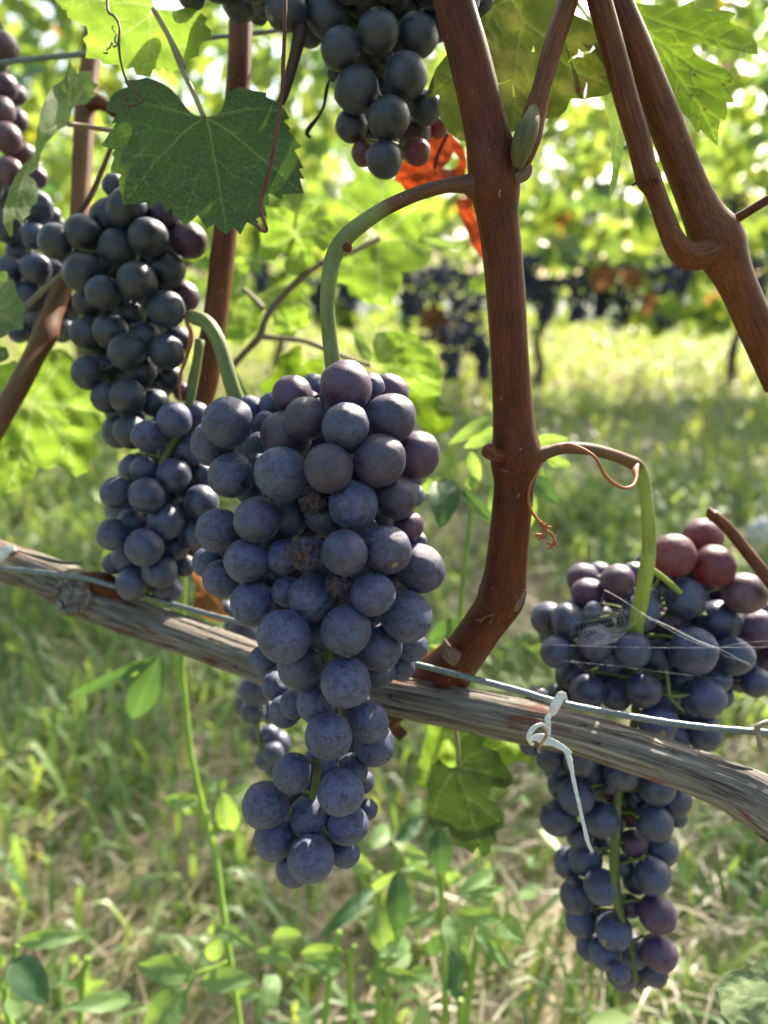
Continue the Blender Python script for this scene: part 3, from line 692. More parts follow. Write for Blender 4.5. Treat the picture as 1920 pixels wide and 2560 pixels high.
leaf('vine_leaf', TL2, [(520,440),(545,500),(575,550),(590,530),(670,525),(690,560),(690,600),(730,630),(690,680),(735,695),(690,725),(640,775),(560,780),(530,820),(515,900),(480,940),(430,960),(390,1010),(340,1060),(300,1140),(285,1240),(215,1300),(265,1340),(285,1390),(275,1500),(235,1530),(220,1590),(185,1615),(155,1670),(120,1620),(95,1640),(95,1745),(70,1755),(20,1650),(20,1560),(65,1420),(110,1310),(180,1210),(262,1130),(265,1060),(280,930),(310,800),(345,710),(390,640),(470,590),(490,530)],
     (500,920), [[(500,920),(420,930),(330,980),(280,1100)],[(500,920),(510,760),(530,600),(530,480)],[(500,920),(560,760),(620,640),(700,560)],[(300,1100),(180,1300),(80,1700)]], 0.325, M['leaf_under'],
     'curled grey green leaf showing its pale underside, beside the bunch at the left edge', (0.9, 0.1), 0.010, 5.5, seed=3, petiole=T2(TL2, [(500,920,0.325,14),(600,930,0.33,12),(720,950,0.333,12),(840,970,0.335,12)]))
TL4 = tile(1020, 0, 2.860)
leaf('vine_leaf', TL4, [(700,-120),(640,-60),(595,60),(480,170),(380,280),(260,410),(200,490),(160,590),(120,710),(220,680),(225,830),(290,950),(380,1010),(480,1000),(640,900),(700,930),(740,945),(790,930),(900,870),(970,850),(1075,840),(1130,790),(1165,705),(1260,710),(1420,680),(1480,640),(1470,560),(1440,470),(1380,330),(1350,200),(1290,150),(1180,100),(1200,-60),(1100,-160)],
     (740,-20), [[(740,-20),(825,150),(790,320),(755,560),(760,800),(740,930)],[(825,150),(990,270),(1100,440),(1250,540),(1450,620)],[(740,-20),(600,60),(520,290),(350,500),(140,700)]], 0.283, M['leaf_olive'],
     'dull olive green leaf with torn slits and a brown patch behind the thick cane', (0.05, 0.0), 0.007, 5.5, seed=4, vw=3.2,
     holes=[[(1140,450),(1170,408),(1212,392),(1220,350),(1240,372),(1300,366),(1325,325),(1340,345),(1310,374),(1262,392),(1255,412),(1210,404)], [(590,650),(620,603),(700,583),(745,558),(757,600),(767,692),(748,690),(743,600),(735,577),(640,604),(600,668)], [(1270,580),(1282,610),(1270,702),(1256,700),(1262,650),(1273,620)], [(880,372),(900,323),(908,372)]],
     spots=[(1225,640,26),(1250,485,8),(1215,595,7),(720,855,8),(225,575,7),(1170,690,10),(1010,740,16),(910,345,12),(740,70,12)])
leaf('vine_leaf', TL4, [(1200,-20),(1250,60),(1330,180),(1400,260),(1460,380),(1520,520),(1570,680),(1580,770),(1520,765),(1505,800),(1525,900),(1548,1000),(1530,1130),(1490,1330),(1445,1435),(1440,1400),(1460,1200),(1440,900),(1395,690),(1480,640),(1470,540),(1400,380),(1330,230),(1240,80),(1190,30)],
     (1210,0), [[(1210,0),(1330,210),(1450,430),(1500,640),(1500,900),(1460,1300)]], 0.292, M['leaf_under'], 'narrow folded pale leaf hanging beside the left of the two right canes', (0.5, 0.1), 0.006, 5.0, seed=5)
TL5 = tile(1480, 0, 3.770)
leaf('vine_leaf', TL5, [(130,-40),(205,10),(300,10),(480,35),(620,45),(790,65),(870,45),(940,15),(958,10),(970,65),(1060,90),(1280,100),(1352,130),(1300,185),(1298,210),(1400,250),(1490,310),(1550,400),(1568,520),(1500,505),(1380,475),(1220,450),(1120,430),(1000,410),(930,432),(975,500),(1050,555),(1180,610),(1290,680),(1360,780),(1255,815),(1335,940),(1330,970),(1270,965),(1275,1060),(1255,1135),(1210,1120),(1190,1250),(1185,1380),(1130,1330),(1080,1290),(1020,1215),(1000,1250),(950,1190),(910,1120),(850,1060),(800,970),(700,890),(600,800),(520,660),(430,520),(340,350),(240,110)],
     (180,30), [[(180,30),(400,110),(650,210),(820,265),(1090,350),(1350,430),(1550,500)],[(180,30),(250,110),(480,290),(650,400),(980,650),(1160,715),(1350,770)],[(480,290),(600,380),(780,680),(900,850),(1010,1000),(1100,1180),(1180,1370)]], 0.300, M['leaf_mid'],
     'light green deeply lobed leaf with brown flecks, right of the forked canes at the top', (0.05, -0.35), 0.007, 4.6, seed=6, vw=3.2,
     spots=[(395,165,12),(505,345,9),(580,578,12),(930,660,14),(965,705,16),(1300,755,16),(1240,795,12),(700,780,14),(815,838,10),(940,900,18),(1065,1035,18),(1138,1178,10),(960,520,14),(1190,430,8)])
TL7 = tile(540, 400, 2.765)
leaf('vine_leaf', TL7, [(530,480),(545,370),(480,330),(450,290),(440,330),(345,320),(350,440),(355,490),(300,505),(310,560),(290,640),(320,690),(410,695),(440,650),(510,650),(470,720),(480,780),(545,805),(610,770),(640,745),(690,720),(680,650),(640,590),(700,600),(740,640),(790,600),(790,540),(870,470),(820,430),(800,380),(700,390),(680,430),(660,430),(700,330),(710,310),(620,310),(580,340),(560,420),(560,480)],
     (545,525), [[(545,525),(600,600),(560,780)],[(545,525),(700,500),(850,460)],[(545,525),(430,590),(300,600)],[(545,525),(480,420),(400,350)],[(545,525),(600,420),(670,330)]], 0.40, M['leaf_bright'],
     'small bright five lobed leaf left of the curved green stalk', (0.1, -0.3), 0.008, 6, seed=7, vw=3.2, teeth=3.0, petiole=T2(TL7, [(545,530,0.402,14),(600,650,0.41,13),(628,730,0.415,15),(590,800,0.42,16)]), pmat='twig')
leaf('vine_leaf', TL7, [(985,55),(960,120),(940,180),(860,200),(870,260),(850,300),(890,370),(920,430),(1000,450),(1080,480),(1120,540),(1020,580),(900,650),(850,720),(830,850),(900,860),(920,940),(1000,960),(1060,1000),(1200,1010),(1260,900),(1290,830),(1280,770),(1400,760),(1480,690),(1490,610),(1400,560),(1420,480),(1410,380),(1480,300),(1430,230),(1310,210),(1280,160),(1220,130),(1110,110),(1020,60)],
     (1120,545), [[(1120,545),(1140,350),(1150,140)],[(1120,545),(1120,760),(1130,980)],[(1120,545),(1250,440),(1430,270)],[(1120,545),(1300,550),(1460,640)],[(1120,545),(1000,620),(860,800)],[(1120,545),(1020,360),(890,260)]], 0.43, M['leaf_bright'],
     'big bright green backlit leaf behind the curved green stalk', (0.1, -0.2), 0.010, 7, seed=8, vw=4, teeth=4, petiole=T2(TL7, [(1125,545,0.43,14),(1020,600,0.425,14),(900,650,0.42,14),(800,680,0.42,16),(735,715,0.42,16)]))
leaf('vine_leaf', TL7, [(640,830),(580,860),(630,930),(600,960),(650,1020),(630,1060),(640,1150),(560,1180),(540,1230),(470,1200),(400,1190),(390,1100),(330,1000),(280,930),(400,870),(500,820),(560,800)],
     (290,935), [[(290,935),(420,960),(620,1000)],[(290,935),(400,1040),(560,1190)],[(290,935),(430,880),(600,840)]], 0.44, M['leaf_bright'], 'bright green leaf just right of the grey brown forked twig', (0.1, -0.3), 0.008, 7, seed=9, vw=3.5, teeth=4)
leaf('vine_leaf', TL7, [(110,700),(160,670),(235,740),(215,860),(190,890),(270,930),(330,1000),(310,1090),(300,1150),(240,1220),(180,1290),(110,1260),(50,1240),(40,1100),(60,950),(80,800)],
     (195,890), [[(195,890),(240,1050),(200,1260)],[(195,890),(130,1050),(80,1200)],[(195,890),(160,780),(150,690)]], 0.45, M['leaf_bright'], 'bright green leaf close to the right side of the left brown cane', (0.1, -0.3), 0.008, 7, seed=10, vw=3.5, teeth=4,
     petiole=T2(TL7, [(190,890,0.45,10),(250,945,0.445,12),(330,1030,0.44,14)]))
leaf('vine_leaf', TL7, [(1065,1420),(1090,1330),(1080,1270),(1110,1195),(1250,1180),(1330,1190),(1410,1215),(1400,1260),(1480,1300),(1530,1380),(1575,1480),(1540,1530),(1560,1620),(1430,1640),(1360,1590),(1250,1560),(1160,1500)],
     (1065,1420), [[(1065,1420),(1250,1430),(1540,1560)],[(1065,1420),(1200,1330),(1380,1230)],[(1065,1420),(1180,1480),(1400,1600)],[(1065,1420),(1120,1300),(1200,1200)]], 0.40, M['leaf_bright'],
     'bright green fan shaped leaf above the right shoulder of the largest bunch', (0.1, -0.3), 0.006, 6, seed=11, vw=3, teeth=3, petiole=T2(TL7, [(1065,1420,0.40,11),(950,1385,0.405,11),(740,1300,0.41,13),(600,1250,0.415,13),(440,1235,0.42,14),(310,1220,0.425,18)]))
leaf('vine_leaf', TL7, [(590,1280),(500,1320),(440,1370),(430,1450),(300,1560),(330,1640),(450,1700),(600,1680),(740,1560),(750,1360),(660,1370),(590,1440)], (600,1440), [[(600,1440),(500,1600)],[(600,1440),(700,1500)],[(600,1440),(540,1340)]],
     0.46, M['leaf_mid'], 'shaded green leaf behind the top left shoulder of the largest bunch', (0.1, -0.2), 0.008, 8, seed=12, vw=3.5, teeth=4)
leaf('vine_leaf', TL7, [(1300,1540),(1400,1570),(1520,1620),(1600,1690),(1640,1790),(1600,1880),(1500,1900),(1360,1800)], (1300,1560), [[(1300,1560),(1450,1700),(1580,1850)]], 0.47, M['leaf_mid'], 'half hidden green leaf below the bright fan shaped leaf', (0.1, -0.2), 0.006, 8, seed=21, vw=3.5, teeth=4)
leaf('vine_leaf', TL7, [(935,1170),(1010,1200),(1080,1340),(1075,1400),(1010,1380),(960,1280)], (1070,1400), [[(1070,1400),(1000,1280),(945,1180)]], 0.45, M['leaf_under'], 'small pale bluish leaf turned edge on beside the bright fan shaped leaf', (0.6, 0), 0.004, 7, seed=13, vw=3)
leaf('vine_leaf', TL7, [(1420,535),(1540,540),(1640,570),(1700,600),(1659,612),(1560,600),(1470,570)], (1420,540), [[(1420,540),(1560,570),(1680,600)]], 0.42, M['leaf_under'], 'sliver of a pale leaf seen edge on, left of the thick cane', (0.2, 1.5), 0.003, 6, seed=14, vw=3)
TL8 = tile(0, 640, 3.687)
leaf('vine_leaf', TL8, [(0,1000),(130,960),(200,1000),(330,930),(480,870),(560,850),(640,900),(700,980),(760,1050),(880,1250),(900,1350),(1085,1470),(1010,1560),(860,1650),(910,1840),(820,1870),(810,1980),(680,2070),(590,1960),(540,1930),(440,1970),(350,1950),(310,2060),(150,2150),(0,2212),(-200,2150),(-300,1800),(-200,1400),(-150,1100)],
     (285,1350), [[(285,1350),(260,1600),(160,1900),(60,2180)],[(285,1350),(440,1480),(600,1680),(690,2040)],[(285,1350),(600,1380),(1060,1480)],[(285,1350),(480,1120),(560,880)],[(285,1350),(80,1250),(-150,1150)],[(285,1350),(60,1500),(-250,1800)]], 0.40, M['leaf_bright'],
     'broad bright leaf with pale veins low at the left edge, behind the tan cane', (0.1, -0.3), 0.010, 8, seed=15, vw=5, teeth=4, spots=[(105,1815,10),(510,1840,9),(610,1420,14)])
leaf('vine_leaf', TL8, [(0,140),(60,145),(140,240),(150,340),(220,440),(225,560),(220,680),(100,690),(0,760),(-100,700),(-120,300)], (-60,500), [[(-60,500),(80,450),(200,500)],[(-60,500),(60,300),(100,200)],[(-60,500),(100,600),(210,660)]], 0.325, M['leaf_under'],
     'greyish green leaf cut by the left edge, in front of the leftmost bunch', (0.2, -0.2), 0.008, 6, seed=16, vw=3.5, teeth=4)
leaf('vine_leaf', TL8, [(0,830),(60,845),(90,920),(60,960),(0,985),(-100,950),(-90,850)], (-60,900), [[(-60,900),(80,910)]], 0.34, M['leaf_under'], 'tiny tip of a green leaf at the left edge under the greyish leaf', (0.1, -0.2), 0.004, 6, seed=17, vw=3)
TL10 = tile(960, 300, 5.925)
leaf('dead_leaf', TL10, [(930,130),(1100,330),(1200,450),(1230,700),(1190,850),(900,930),(700,960),(560,1040),(330,1060),(260,960),(160,890),(180,800),(300,600),(500,450),(650,300),(800,150)], (760,720), [[(760,720),(1140,720)],[(760,720),(850,830),(920,910)],[(760,720),(950,420),(980,200)],[(760,720),(500,760),(200,860)],[(760,720),(600,900),(400,1030)]],
     0.36, M['leaf_orange'], 'vivid orange dead leaf glowing left of the thick cane, under the top bunch', (0.2, -0.2), 0.006, 4.5, seed=18, vw=3,
     holes=[[(1040,470),(1110,560),(1100,680),(1020,730),(870,720),(950,640)]], petiole=T2(TL10, [(750,720,0.357,9),(800,500,0.352,9),(950,190,0.345,9)]), pmat='dark_stem')
leaf('dead_leaf', TL10, [(1050,1180),(1250,1280),(1390,1500),(1460,1600),(1530,1950),(1440,2050),(1300,1850),(1190,1560),(1100,1350)], (1060,1180), [[(1060,1180),(1250,1500),(1420,1980)]], 0.40, M['leaf_orange'],
     'strip of brownish orange dead leaf below the red leaf, against the thick cane', (0.4, 0), 0.006, 5, seed=19, vw=3)
TL11 = tile(1000, 1560, 3.567)
leaf('vine_leaf', TL11, [(510,1275),(440,1280),(345,1200),(280,1260),(265,1370),(240,1430),(260,1500),(230,1620),(240,1700),(290,1840),(370,1820),(430,1800),(450,1870),(500,1980),(560,1990),(650,2050),(690,1990),(740,2080),(805,2040),(815,1970),(865,1950),(850,1850),(930,1820),(925,1700),(870,1600),(780,1560),(750,1490),(830,1455),(930,1465),(1000,1430),(1010,1380),(950,1280),(900,1200),(880,1140),(800,1110),(740,1075),(775,1000),(640,970),(560,1010),(540,1050),(540,1150),(530,1230)],
     (510,1275), [[(510,1275),(540,1420),(600,1550),(660,1800),(740,2060)],[(600,1550),(720,1620),(920,1800)],[(510,1275),(700,1310),(830,1350),(1000,1390)],[(510,1275),(420,1400),(330,1560),(270,1800)],[(510,1275),(620,1180),(780,1110)]], 0.345, M['leaf_deep'],
     'dark green leaf hanging below the grey cordon, right of the largest bunch', (0.2, 0.1), 0.006, 5.5, seed=20, vw=3.2, teeth=2.5, petiole=T2(TL11, [(515,1275,0.345,10),(515,1100,0.348,10),(485,880,0.352,11)]))
leaf('vine_leaf', TL11, [(260,830),(230,1000),(160,1250),(150,1440),(260,1470),(400,1400),(700,1300),(960,1270),(1060,1220),(1140,1250),(1250,1180),(1180,1130),(1090,1010),(900,940),(600,860),(400,800)], (560,850), [[(560,850),(400,1100),(200,1400)],[(560,850),(800,1000),(1220,1180)],[(560,850),(600,1080),(700,1290)]], 0.40, M['leaf_bright'],
     'yellow green backlit leaf with reddish edge behind the dark hanging leaf', (0.1, -0.3), 0.008, 7, seed=22, vw=3.5, spots=[(1190,1215,26),(190,1180,12),(420,930,10)])
leaf('vine_leaf', tile(1280, 1920, 2.592), [(1700,1190),(1659,1210),(1560,1280),(1480,1310),(1360,1330),(1365,1370),(1320,1440),(1350,1500),(1360,1600),(1450,1700),(1659,1760),(1760,1500)], (1740,1480), [[(1740,1480),(1600,1500),(1340,1450)],[(1740,1480),(1600,1350),(1400,1340)],[(1740,1480),(1560,1600),(1450,1690)]], 0.31, M['leaf_under'],
     'pale green leaf tip in the bottom right corner', (0.1, -0.6), 0.006, 6, seed=23, vw=3.2, teeth=3)
leaf('vine_leaf', TL11, [(1080,60),(1200,50),(1260,150),(1290,300),(1380,400),(1400,560),(1130,620),(800,590),(540,550),(560,470),(640,440),(750,300),(880,200),(1000,180)], (1060,100), [[(1060,100),(950,300),(700,520)],[(1060,100),(1100,350),(1130,590)],[(1060,100),(1220,300),(1370,500)]], 0.40, M['leaf_under'],
     'pale out of focus leaf behind the wire, between the thick cane and the right bunch', (0.1, -0.6), 0.008, 7, seed=24, vw=4, teeth=3)
leaf('vine_leaf', TL11, [(100,330),(240,180),(370,200),(380,280),(300,380),(180,450),(120,450)], (370,210), [[(370,210),(200,380)]], 0.42, M['leaf_bright'], 'small yellow green leaf above the wire, left of the foot of the thick cane', (0.1, -0.3), 0.005, 7, seed=25, vw=3)
leaf('dead_leaf', TA3, [(1200,260),(1290,240),(1340,400),(1440,570),(1450,640),(1530,710),(1420,715),(1330,690),(1250,640),(1270,480)], (1230,270), [[(1230,270),(1330,500),(1480,700)]], 0.345, M['leaf_brown'], 'light brown dead leaf hanging behind the left side of the largest bunch', (0.3, 0), 0.006, 6, seed=26, vw=3)
leaf('dead_leaf', TB3, [(830,1280),(900,1300),(1000,1310),(930,1370),(985,1430),(930,1490),(880,1440),(830,1400)], (830,1290), [[(830,1290),(960,1430)]], 0.36, M['leaf_brown_dark'], 'dark shrivelled leaf under the cordon at the right of the largest bunch', (0.3, 0), 0.006, 6, seed=27, vw=3)
# dry leaves caught in the row behind
DL = [(935, 690, 70, 'brown dead leaf of the row behind hanging over the dark bunches'), (965, 720, 60, 'brown dead leaf of the row behind, lower of the pair over the dark bunches'), (1300, 600, 70, 'brown dead leaf of the row behind above the bare trunk'), (1365, 600, 60, 'brown dead leaf of the row behind right of the bare trunk'), (1400, 655, 50, 'brown dead leaf of the row behind between two dark bunches on the right'), (1010, 445, 60, 'reddish dead leaf of the row behind, left of the thick cane')]
for i, (vx, vy, s, lab) in enumerate(DL):
    rr = random.Random(i + 50)
    ol = [(vx + s * 0.5 * (0.7 + 0.3 * ((k % 2))) * rr.uniform(0.8, 1.2) * math.cos(k / 12 * 6.283), vy + s * 0.55 * (0.7 + 0.3 * (k % 2)) * rr.uniform(0.8, 1.2) * math.sin(k / 12 * 6.283)) for k in range(12)]
    leaf('dead_leaf', TV, ol, (vx, vy), [[(vx, vy), (vx, vy + s * .4)]], 2.46, M['leaf_brown'] if i < 5 else M['leaf_orange'], lab, (0.3, 0.2), 0.03, 12, seed=60 + i, vw=3)

# ------------------------------------------------------------------ cordon, wires, ties
wobc = lambda a, s, t: (1 + 0.11 * noise.noise((math.cos(a) * 1.5, math.sin(a) * 1.5, s * 22)) + 0.085 * noise.noise((math.cos(a) * 5.5, math.sin(a) * 5.5, s * 9)) + 0.05 * noise.noise((math.cos(a) * 12, math.sin(a) * 12, s * 16)) + 0.02 * noise.noise((math.cos(a) * 16, math.sin(a) * 16, s * 300)))
cl = [(-160,1340,0.355,96),(0,1402,0.35,94),(90,1432,0.347,96),(170,1468,0.345,112),(230,1500,0.342,104),(309,1535,0.34,92),(463,1590,0.336,90),(640,1654,0.332,90),(800,1706,0.326,94),(1023,1746,0.316,98),(1220,1786,0.308,100),(1410,1826,0.300,104),(1600,1882,0.290,108),(1761,1937,0.282,114),(1870,1985,0.277,130),(1990,2060,0.272,150)]
mb = MB(); pxtube(mb, cl, k=26, n=72, wob=wobc)
cordon = mb.build('vine_cordon', M['cordon']); tag(cordon, 'old grey shaggy wooden vine arm running slantwise across the photo below the wire', 'vine arm')
def lathe_to(mb, c, axis, prof, n=28, wob=0.1, seed=0):
    axis = axis.normalized(); u = axis.orthogonal().normalized(); w = axis.cross(u)
    vs, fs, tc = [], [], []
    for i, (r, h) in enumerate(prof):
        for j in range(n):
            a = 2 * math.pi * j / n; rr_ = r * (1 + wob * noise.noise((math.cos(a) * 2, math.sin(a) * 2, i * .5 + seed)))
            vs.append(c + u * math.cos(a) * rr_ + w * math.sin(a) * rr_ + axis * h); tc.append(Vector((math.cos(a) * r, math.sin(a) * r, h * 3)))
    for i in range(len(prof) - 1):
        for j in range(n):
            a, b = i * n + j, i * n + (j + 1) % n; fs.append((a, b, b + n, a + n))
    mb.add(vs, fs, tc)
mb = MB(); kx, ky = TA3(475, 535)
mm_ = 0.001
lathe_to(mb, at(kx, ky, 0.3318), -FWD + RT * 0.15 + UP * 0.05, [(10.8*mm_, -7*mm_), (9.0*mm_, 0), (8.0*mm_, 2.4*mm_), (6.6*mm_, 2.2*mm_), (5.4*mm_, 0.6*mm_), (4.2*mm_, 2.2*mm_), (3.0*mm_, 2.6*mm_), (1.7*mm_, 1.6*mm_), (0.2*mm_, 1.2*mm_)], 36, 0.22)
mb.build('knot', M['cordon'], cordon)
mb = MB()
kx, ky = TA3(620, 520); pxtube(mb, T2(TA3, [(500,470,0.340,40,0.3),(580,450,0.337,48,1),(680,470,0.3365,56,1),(780,560,0.339,44,0.6)]), k=8, n=30, wob=wobc); mb.build('spur', M['cane'], cordon)
# loose bark strips
strips = [(TA3, [(540,330,.338),(430,330,.339),(280,300,.340),(90,245,.342)], 26), (TA3, [(840,560,.331),(960,610,.328),(1080,660,.327),(1180,690,.326)], 24), (TA3, [(880,580,.330),(1060,640,.326),(1240,690,.324),(1390,742,.322)], 22),
          (TA3, [(600,690,.331),(760,720,.330),(960,800,.328),(1150,850,.326)], 18), (TB3, [(830,1100,.316),(1000,1090,.314),(1300,1140,.309),(1640,1210,.303)], 16), (TR3, [(300,1290,.292),(620,1360,.287),(900,1440,.283),(1200,1540,.279)], 20),
          (TR3, [(520,1400,.288),(800,1440,.284),(960,1500,.282),(1060,1530,.281)], 12), (TR3, [(1200,1570,.276),(1350,1620,.274),(1450,1655,.271),(1560,1670,.268)], 30), (TR4, [(1370,0,.272),(1500,50,.270),(1659,130,.267)], 10), (TR4, [(1480,20,.271),(1560,70,.270),(1650,160,.268)], 8)]
for t, L, w in strips:
    mb = MB(); n_ = len(L)
    pxtube(mb, [t(p[0], p[1]) + (p[2] - 0.0012, w / 2.592 * (0.35 if i in (0, n_ - 1) else 1.0)) for i, p in enumerate(L)], k=10, n=10, flat=0.28, flatdir=FWD, wob=lambda a, s, t: 1 + 0.3 * noise.noise((a, s * 90, 1)))
    mb.build('bark_strip', M['cordon'], cordon)

mb = MB(); tw = lambda a, s, t: 1 + 0.05 * math.sin(a * 2 + s * 900) + 0.04 * noise.noise((a, s * 400, 0))
pxtube(mb, [(-120,1410,0.336,13.4),(0,1420,0.333,13.4),(180,1441,0.330,13.4),(290,1467,0.3285,13.4),(500,1530,0.324,13.4),(800,1605,0.310,14.3),(1026,1657,0.296,15.1),(1280,1722,0.286,16.4),(1400,1757,0.281,17.6),(1600,1795,0.279,17.6),(1760,1818,0.278,17.6),(1920,1832,0.276,18.5),(2100,1850,0.274,18.5)], k=14, n=12, wob=tw)
tag(mb.build('trellis_wire', M['wire']), 'galvanised wire running slantwise along the grey vine arm', 'wire')
mb = MB(); pxtube(mb, [(-80,170,0.36,13),(60,150,0.36,13),(215,134,0.36,13),(400,108,0.358,11),(520,95,0.358,11),(700,76,0.358,11),(1000,40,0.36,11)], k=8, n=10, wob=tw)
tag(mb.build('trellis_wire', M['wire']), 'thin wire crossing the top left behind the leaves', 'wire')

TT = tile(1300, 1700, 4.808)
tie = empty('paper_tie', at(*TT(440, 300), 0.279))
tag(tie, 'knotted white paper tie binding the wire to the grey vine arm', 'tie')
def ribbon(name, L, mt, parent, d, n=12, flat=0.16, k=8):
    mb = MB(); pxtube(mb, [TT(p[0], p[1]) + (d + (p[3] if len(p) > 3 else 0), p[2] / 4.808) for p in L], k=k, n=n, flat=flat, flatdir=FWD, wob=lambda a, s, t: 1 + 0.22 * noise.noise((math.cos(a) * 1.5, math.sin(a) * 1.5, s * 420)) + 0.10 * noise.noise((math.cos(a) * 3, math.sin(a) * 3, s * 1500)))
    return mb.build(name, M[mt], parent)
ribbon('wrap', [(560,250,40,.006),(505,185,100,-.0005),(470,215,118,-.0012),(430,300,118,-.001),(395,395,88,0),(372,425,30,.0005)], 'paper', tie, 0.277)
ribbon('band', [(375,405,40),(335,450,80),(335,520,62),(342,610,56),(338,660,60)], 'paper', tie, 0.279)
lp = ribbon('loop', [(345,650,52,0),(335,585,58,-.001),(285,545,52,-.003),(215,545,58,-.005),(140,605,60,-.006),(105,690,56,-.005),(135,765,44,-.003),(165,780,20,-.002)], 'paper', tie, 0.280, flat=0.35)
ribbon('stained_edge', [(270,550,30,-.0055),(315,610,34,-.0065),(305,690,40,-.006),(262,760,40,-.005),(220,835,30,-.004),(235,870,34,-.004)], 'paper_inside', lp, 0.280, flat=0.4)
ribbon('tail', [(120,715,30,-.003),(210,690,95,-.002),(300,720,120,-.001),(420,765,88,-.002),(520,820,66,-.003),(615,885,52,-.004)], 'paper', tie, 0.280)
ribbon('long_end', [(530,820,40,-.003),(585,930,66,-.003),(615,1060,54,-.003),(660,1280,44,-.003),(725,1560,44,-.002),(780,1800,46,-.002),(820,1960,48,-.001),(862,2050,34,0)], 'paper', tie, 0.280, flat=0.55)
t2 = MB(); pxtube(t2, T2(TA3, [(-60,330,.338,24),(0,290,.334,26),(40,250,.334,26),(85,232,.338,20),(110,260,.348,14)]), k=8, n=10, flat=0.3, flatdir=FWD)
tag(t2.build('paper_tie', M['paper']), 'white paper band round the grey vine arm at the left edge', 'tie')

# ------------------------------------------------------------------ canes
def cane(name, L, mt, label, n=28, k=14, seed=0, amp=0.03):
    mb = MB()
    w = lambda a, s, t: 1 + amp * noise.noise((math.cos(a) * 1.6 + seed, math.sin(a) * 1.6, s * 45)) + 0.018 * noise.noise((math.cos(a) * 9, math.sin(a) * 9, s * 20 + seed)) 
    pxtube(mb, L, k=k, n=n, wob=w)
    o = mb.build(name, M[mt]); tag(o, label, 'cane'); return o
def sub(name, L, mt, parent, k=10, n=18, **kw):
    mb = MB(); pxtube(mb, L, k=k, n=n, **kw); return mb.build(name, M[mt], parent)
c1 = cane('vine_cane', T2(TV, [(965,-60,0.246,100),(985,20,0.247,98),(1010,110,0.249,102),(1035,210,0.251,106),(1055,300,0.253,114),(1066,360,0.254,128),(1070,410,0.255,124),(1076,470,0.257,104),(1086,560,0.260,98),(1094,660,0.263,96),(1100,760,0.266,95),(1106,860,0.270,98),(1111,930,0.273,108),(1115,975,0.275,126),(1113,1005,0.276,122),(1111,1045,0.277,102),(1106,1100,0.280,100),(1098,1180,0.284,101),(1092,1235,0.287,104),(1084,1285,0.290,118),(1070,1315,0.293,108),(1045,1350,0.298,104),(1012,1398,0.306,106),(985,1430,0.314,116),(955,1462,0.321,136),(915,1500,0.328,140)]), 'cane', 'thick red brown cane rising from the grey vine arm right of the largest bunch', 40, 10, 1)
s1 = sub('side_shoot', T2(TV, [(1100,378,0.257,56,0),(1122,345,0.252,60,0),(1140,300,0.249,66,0),(1152,255,0.249,60,0),(1170,190,0.250,48,0),(1195,100,0.253,50,0),(1218,30,0.256,52,0),(1240,-50,0.26,52,0)]), 'cane_pale', c1, n=26, wob=lambda a, s, t: 1 + 0.02 * noise.noise((a * 2, s * 40, 2)))
sub('shoot_base', T2(TV, [(1118,362,0.2445,26),(1124,330,0.2435,50),(1136,290,0.2425,58),(1148,255,0.2445,42),(1156,225,0.2485,14)]), 'bud_green', s1, n=20)
sub('bud', T2(TV, [(1106,387,0.2515,20),(1120,382,0.2495,32),(1134,373,0.249,34),(1143,360,0.250,18)]), 'bud', c1)
mbd = MB(); bx, by = TV(1050, 978)
pxtube(mbd, T2(TV, [(1085,985,0.270,34),(1068,982,0.267,34),(1056,974,0.266,40),(1047,968,0.266,30),(1044,966,0.266,12)]), k=8, n=18); mbd.build('bud', M['cane_pale'], c1)
sub('bud', T2(TV, [(1108,1312,0.285,30),(1118,1300,0.284,26),(1127,1287,0.284,16),(1136,1275,0.284,7)]), 'bud', c1)
sub('bud', T2(TV, [(985,1420,0.300,46),(970,1412,0.299,38),(964,1397,0.298,24),(960,1382,0.298,8)]), 'bud', c1)

def node_scar(parent, vx, vy, d, hw, slope, w=6, seed=0):
    mb = MB(); L = []
    cx_, cy_ = TV(vx, vy); r_ = hw * d / F
    for i in range(15):
        a = R(-84 + 12 * i); nz = noise.noise((i * 0.55, seed, 0))
        L.append((cx_ + hw * 1.01 * math.sin(a), cy_ + 7 * math.cos(a) + slope * hw * math.sin(a) + 9 * nz, d - r_ * math.cos(a) * 1.0, w * (0.8 + 0.8 * abs(noise.noise((i * .9, seed, 4))))))
    pxtube(mb, L, k=4, n=7); return mb.build('node_scar', M['bud'], parent)
node_scar(c1, 1113, 1012, 0.2762, 53, 0.12, 5, 1); node_scar(c1, 1074, 1318, 0.2925, 54, -0.45, 5, 2)
c2 = cane('vine_cane', T2(TV, [(1302,-70,0.272,82),(1335,20,0.272,80),(1375,110,0.272,80),(1415,210,0.273,80),(1455,310,0.274,82),(1490,400,0.275,84),(1520,465,0.276,100),(1540,502,0.277,124),(1556,535,0.2775,126),(1572,570,0.278,104),(1595,620,0.279,88),(1635,710,0.281,86),(1690,830,0.284,86)]), 'cane_pale', 'brown cane at the right that carries the forked joint', 32, 12, 3)
s2 = sub('side_shoot', T2(TV, [(1545,535,0.276,84),(1515,550,0.273,74),(1490,552,0.271,70),(1466,535,0.269,60),(1450,508,0.268,53),(1435,470,0.267,50),(1415,415,0.266,48),(1400,385,0.265,60),(1392,360,0.265,56),(1378,300,0.264,58),(1352,210,0.262,58),(1325,110,0.260,58),(1295,0,0.258,58),(1280,-60,0.257,58)]), 'cane_pale', c2, n=28, wob=lambda a, s, t: 1 + 0.03 * noise.noise((math.cos(a) * 2, math.sin(a) * 2, s * 60)))
mbd = MB()
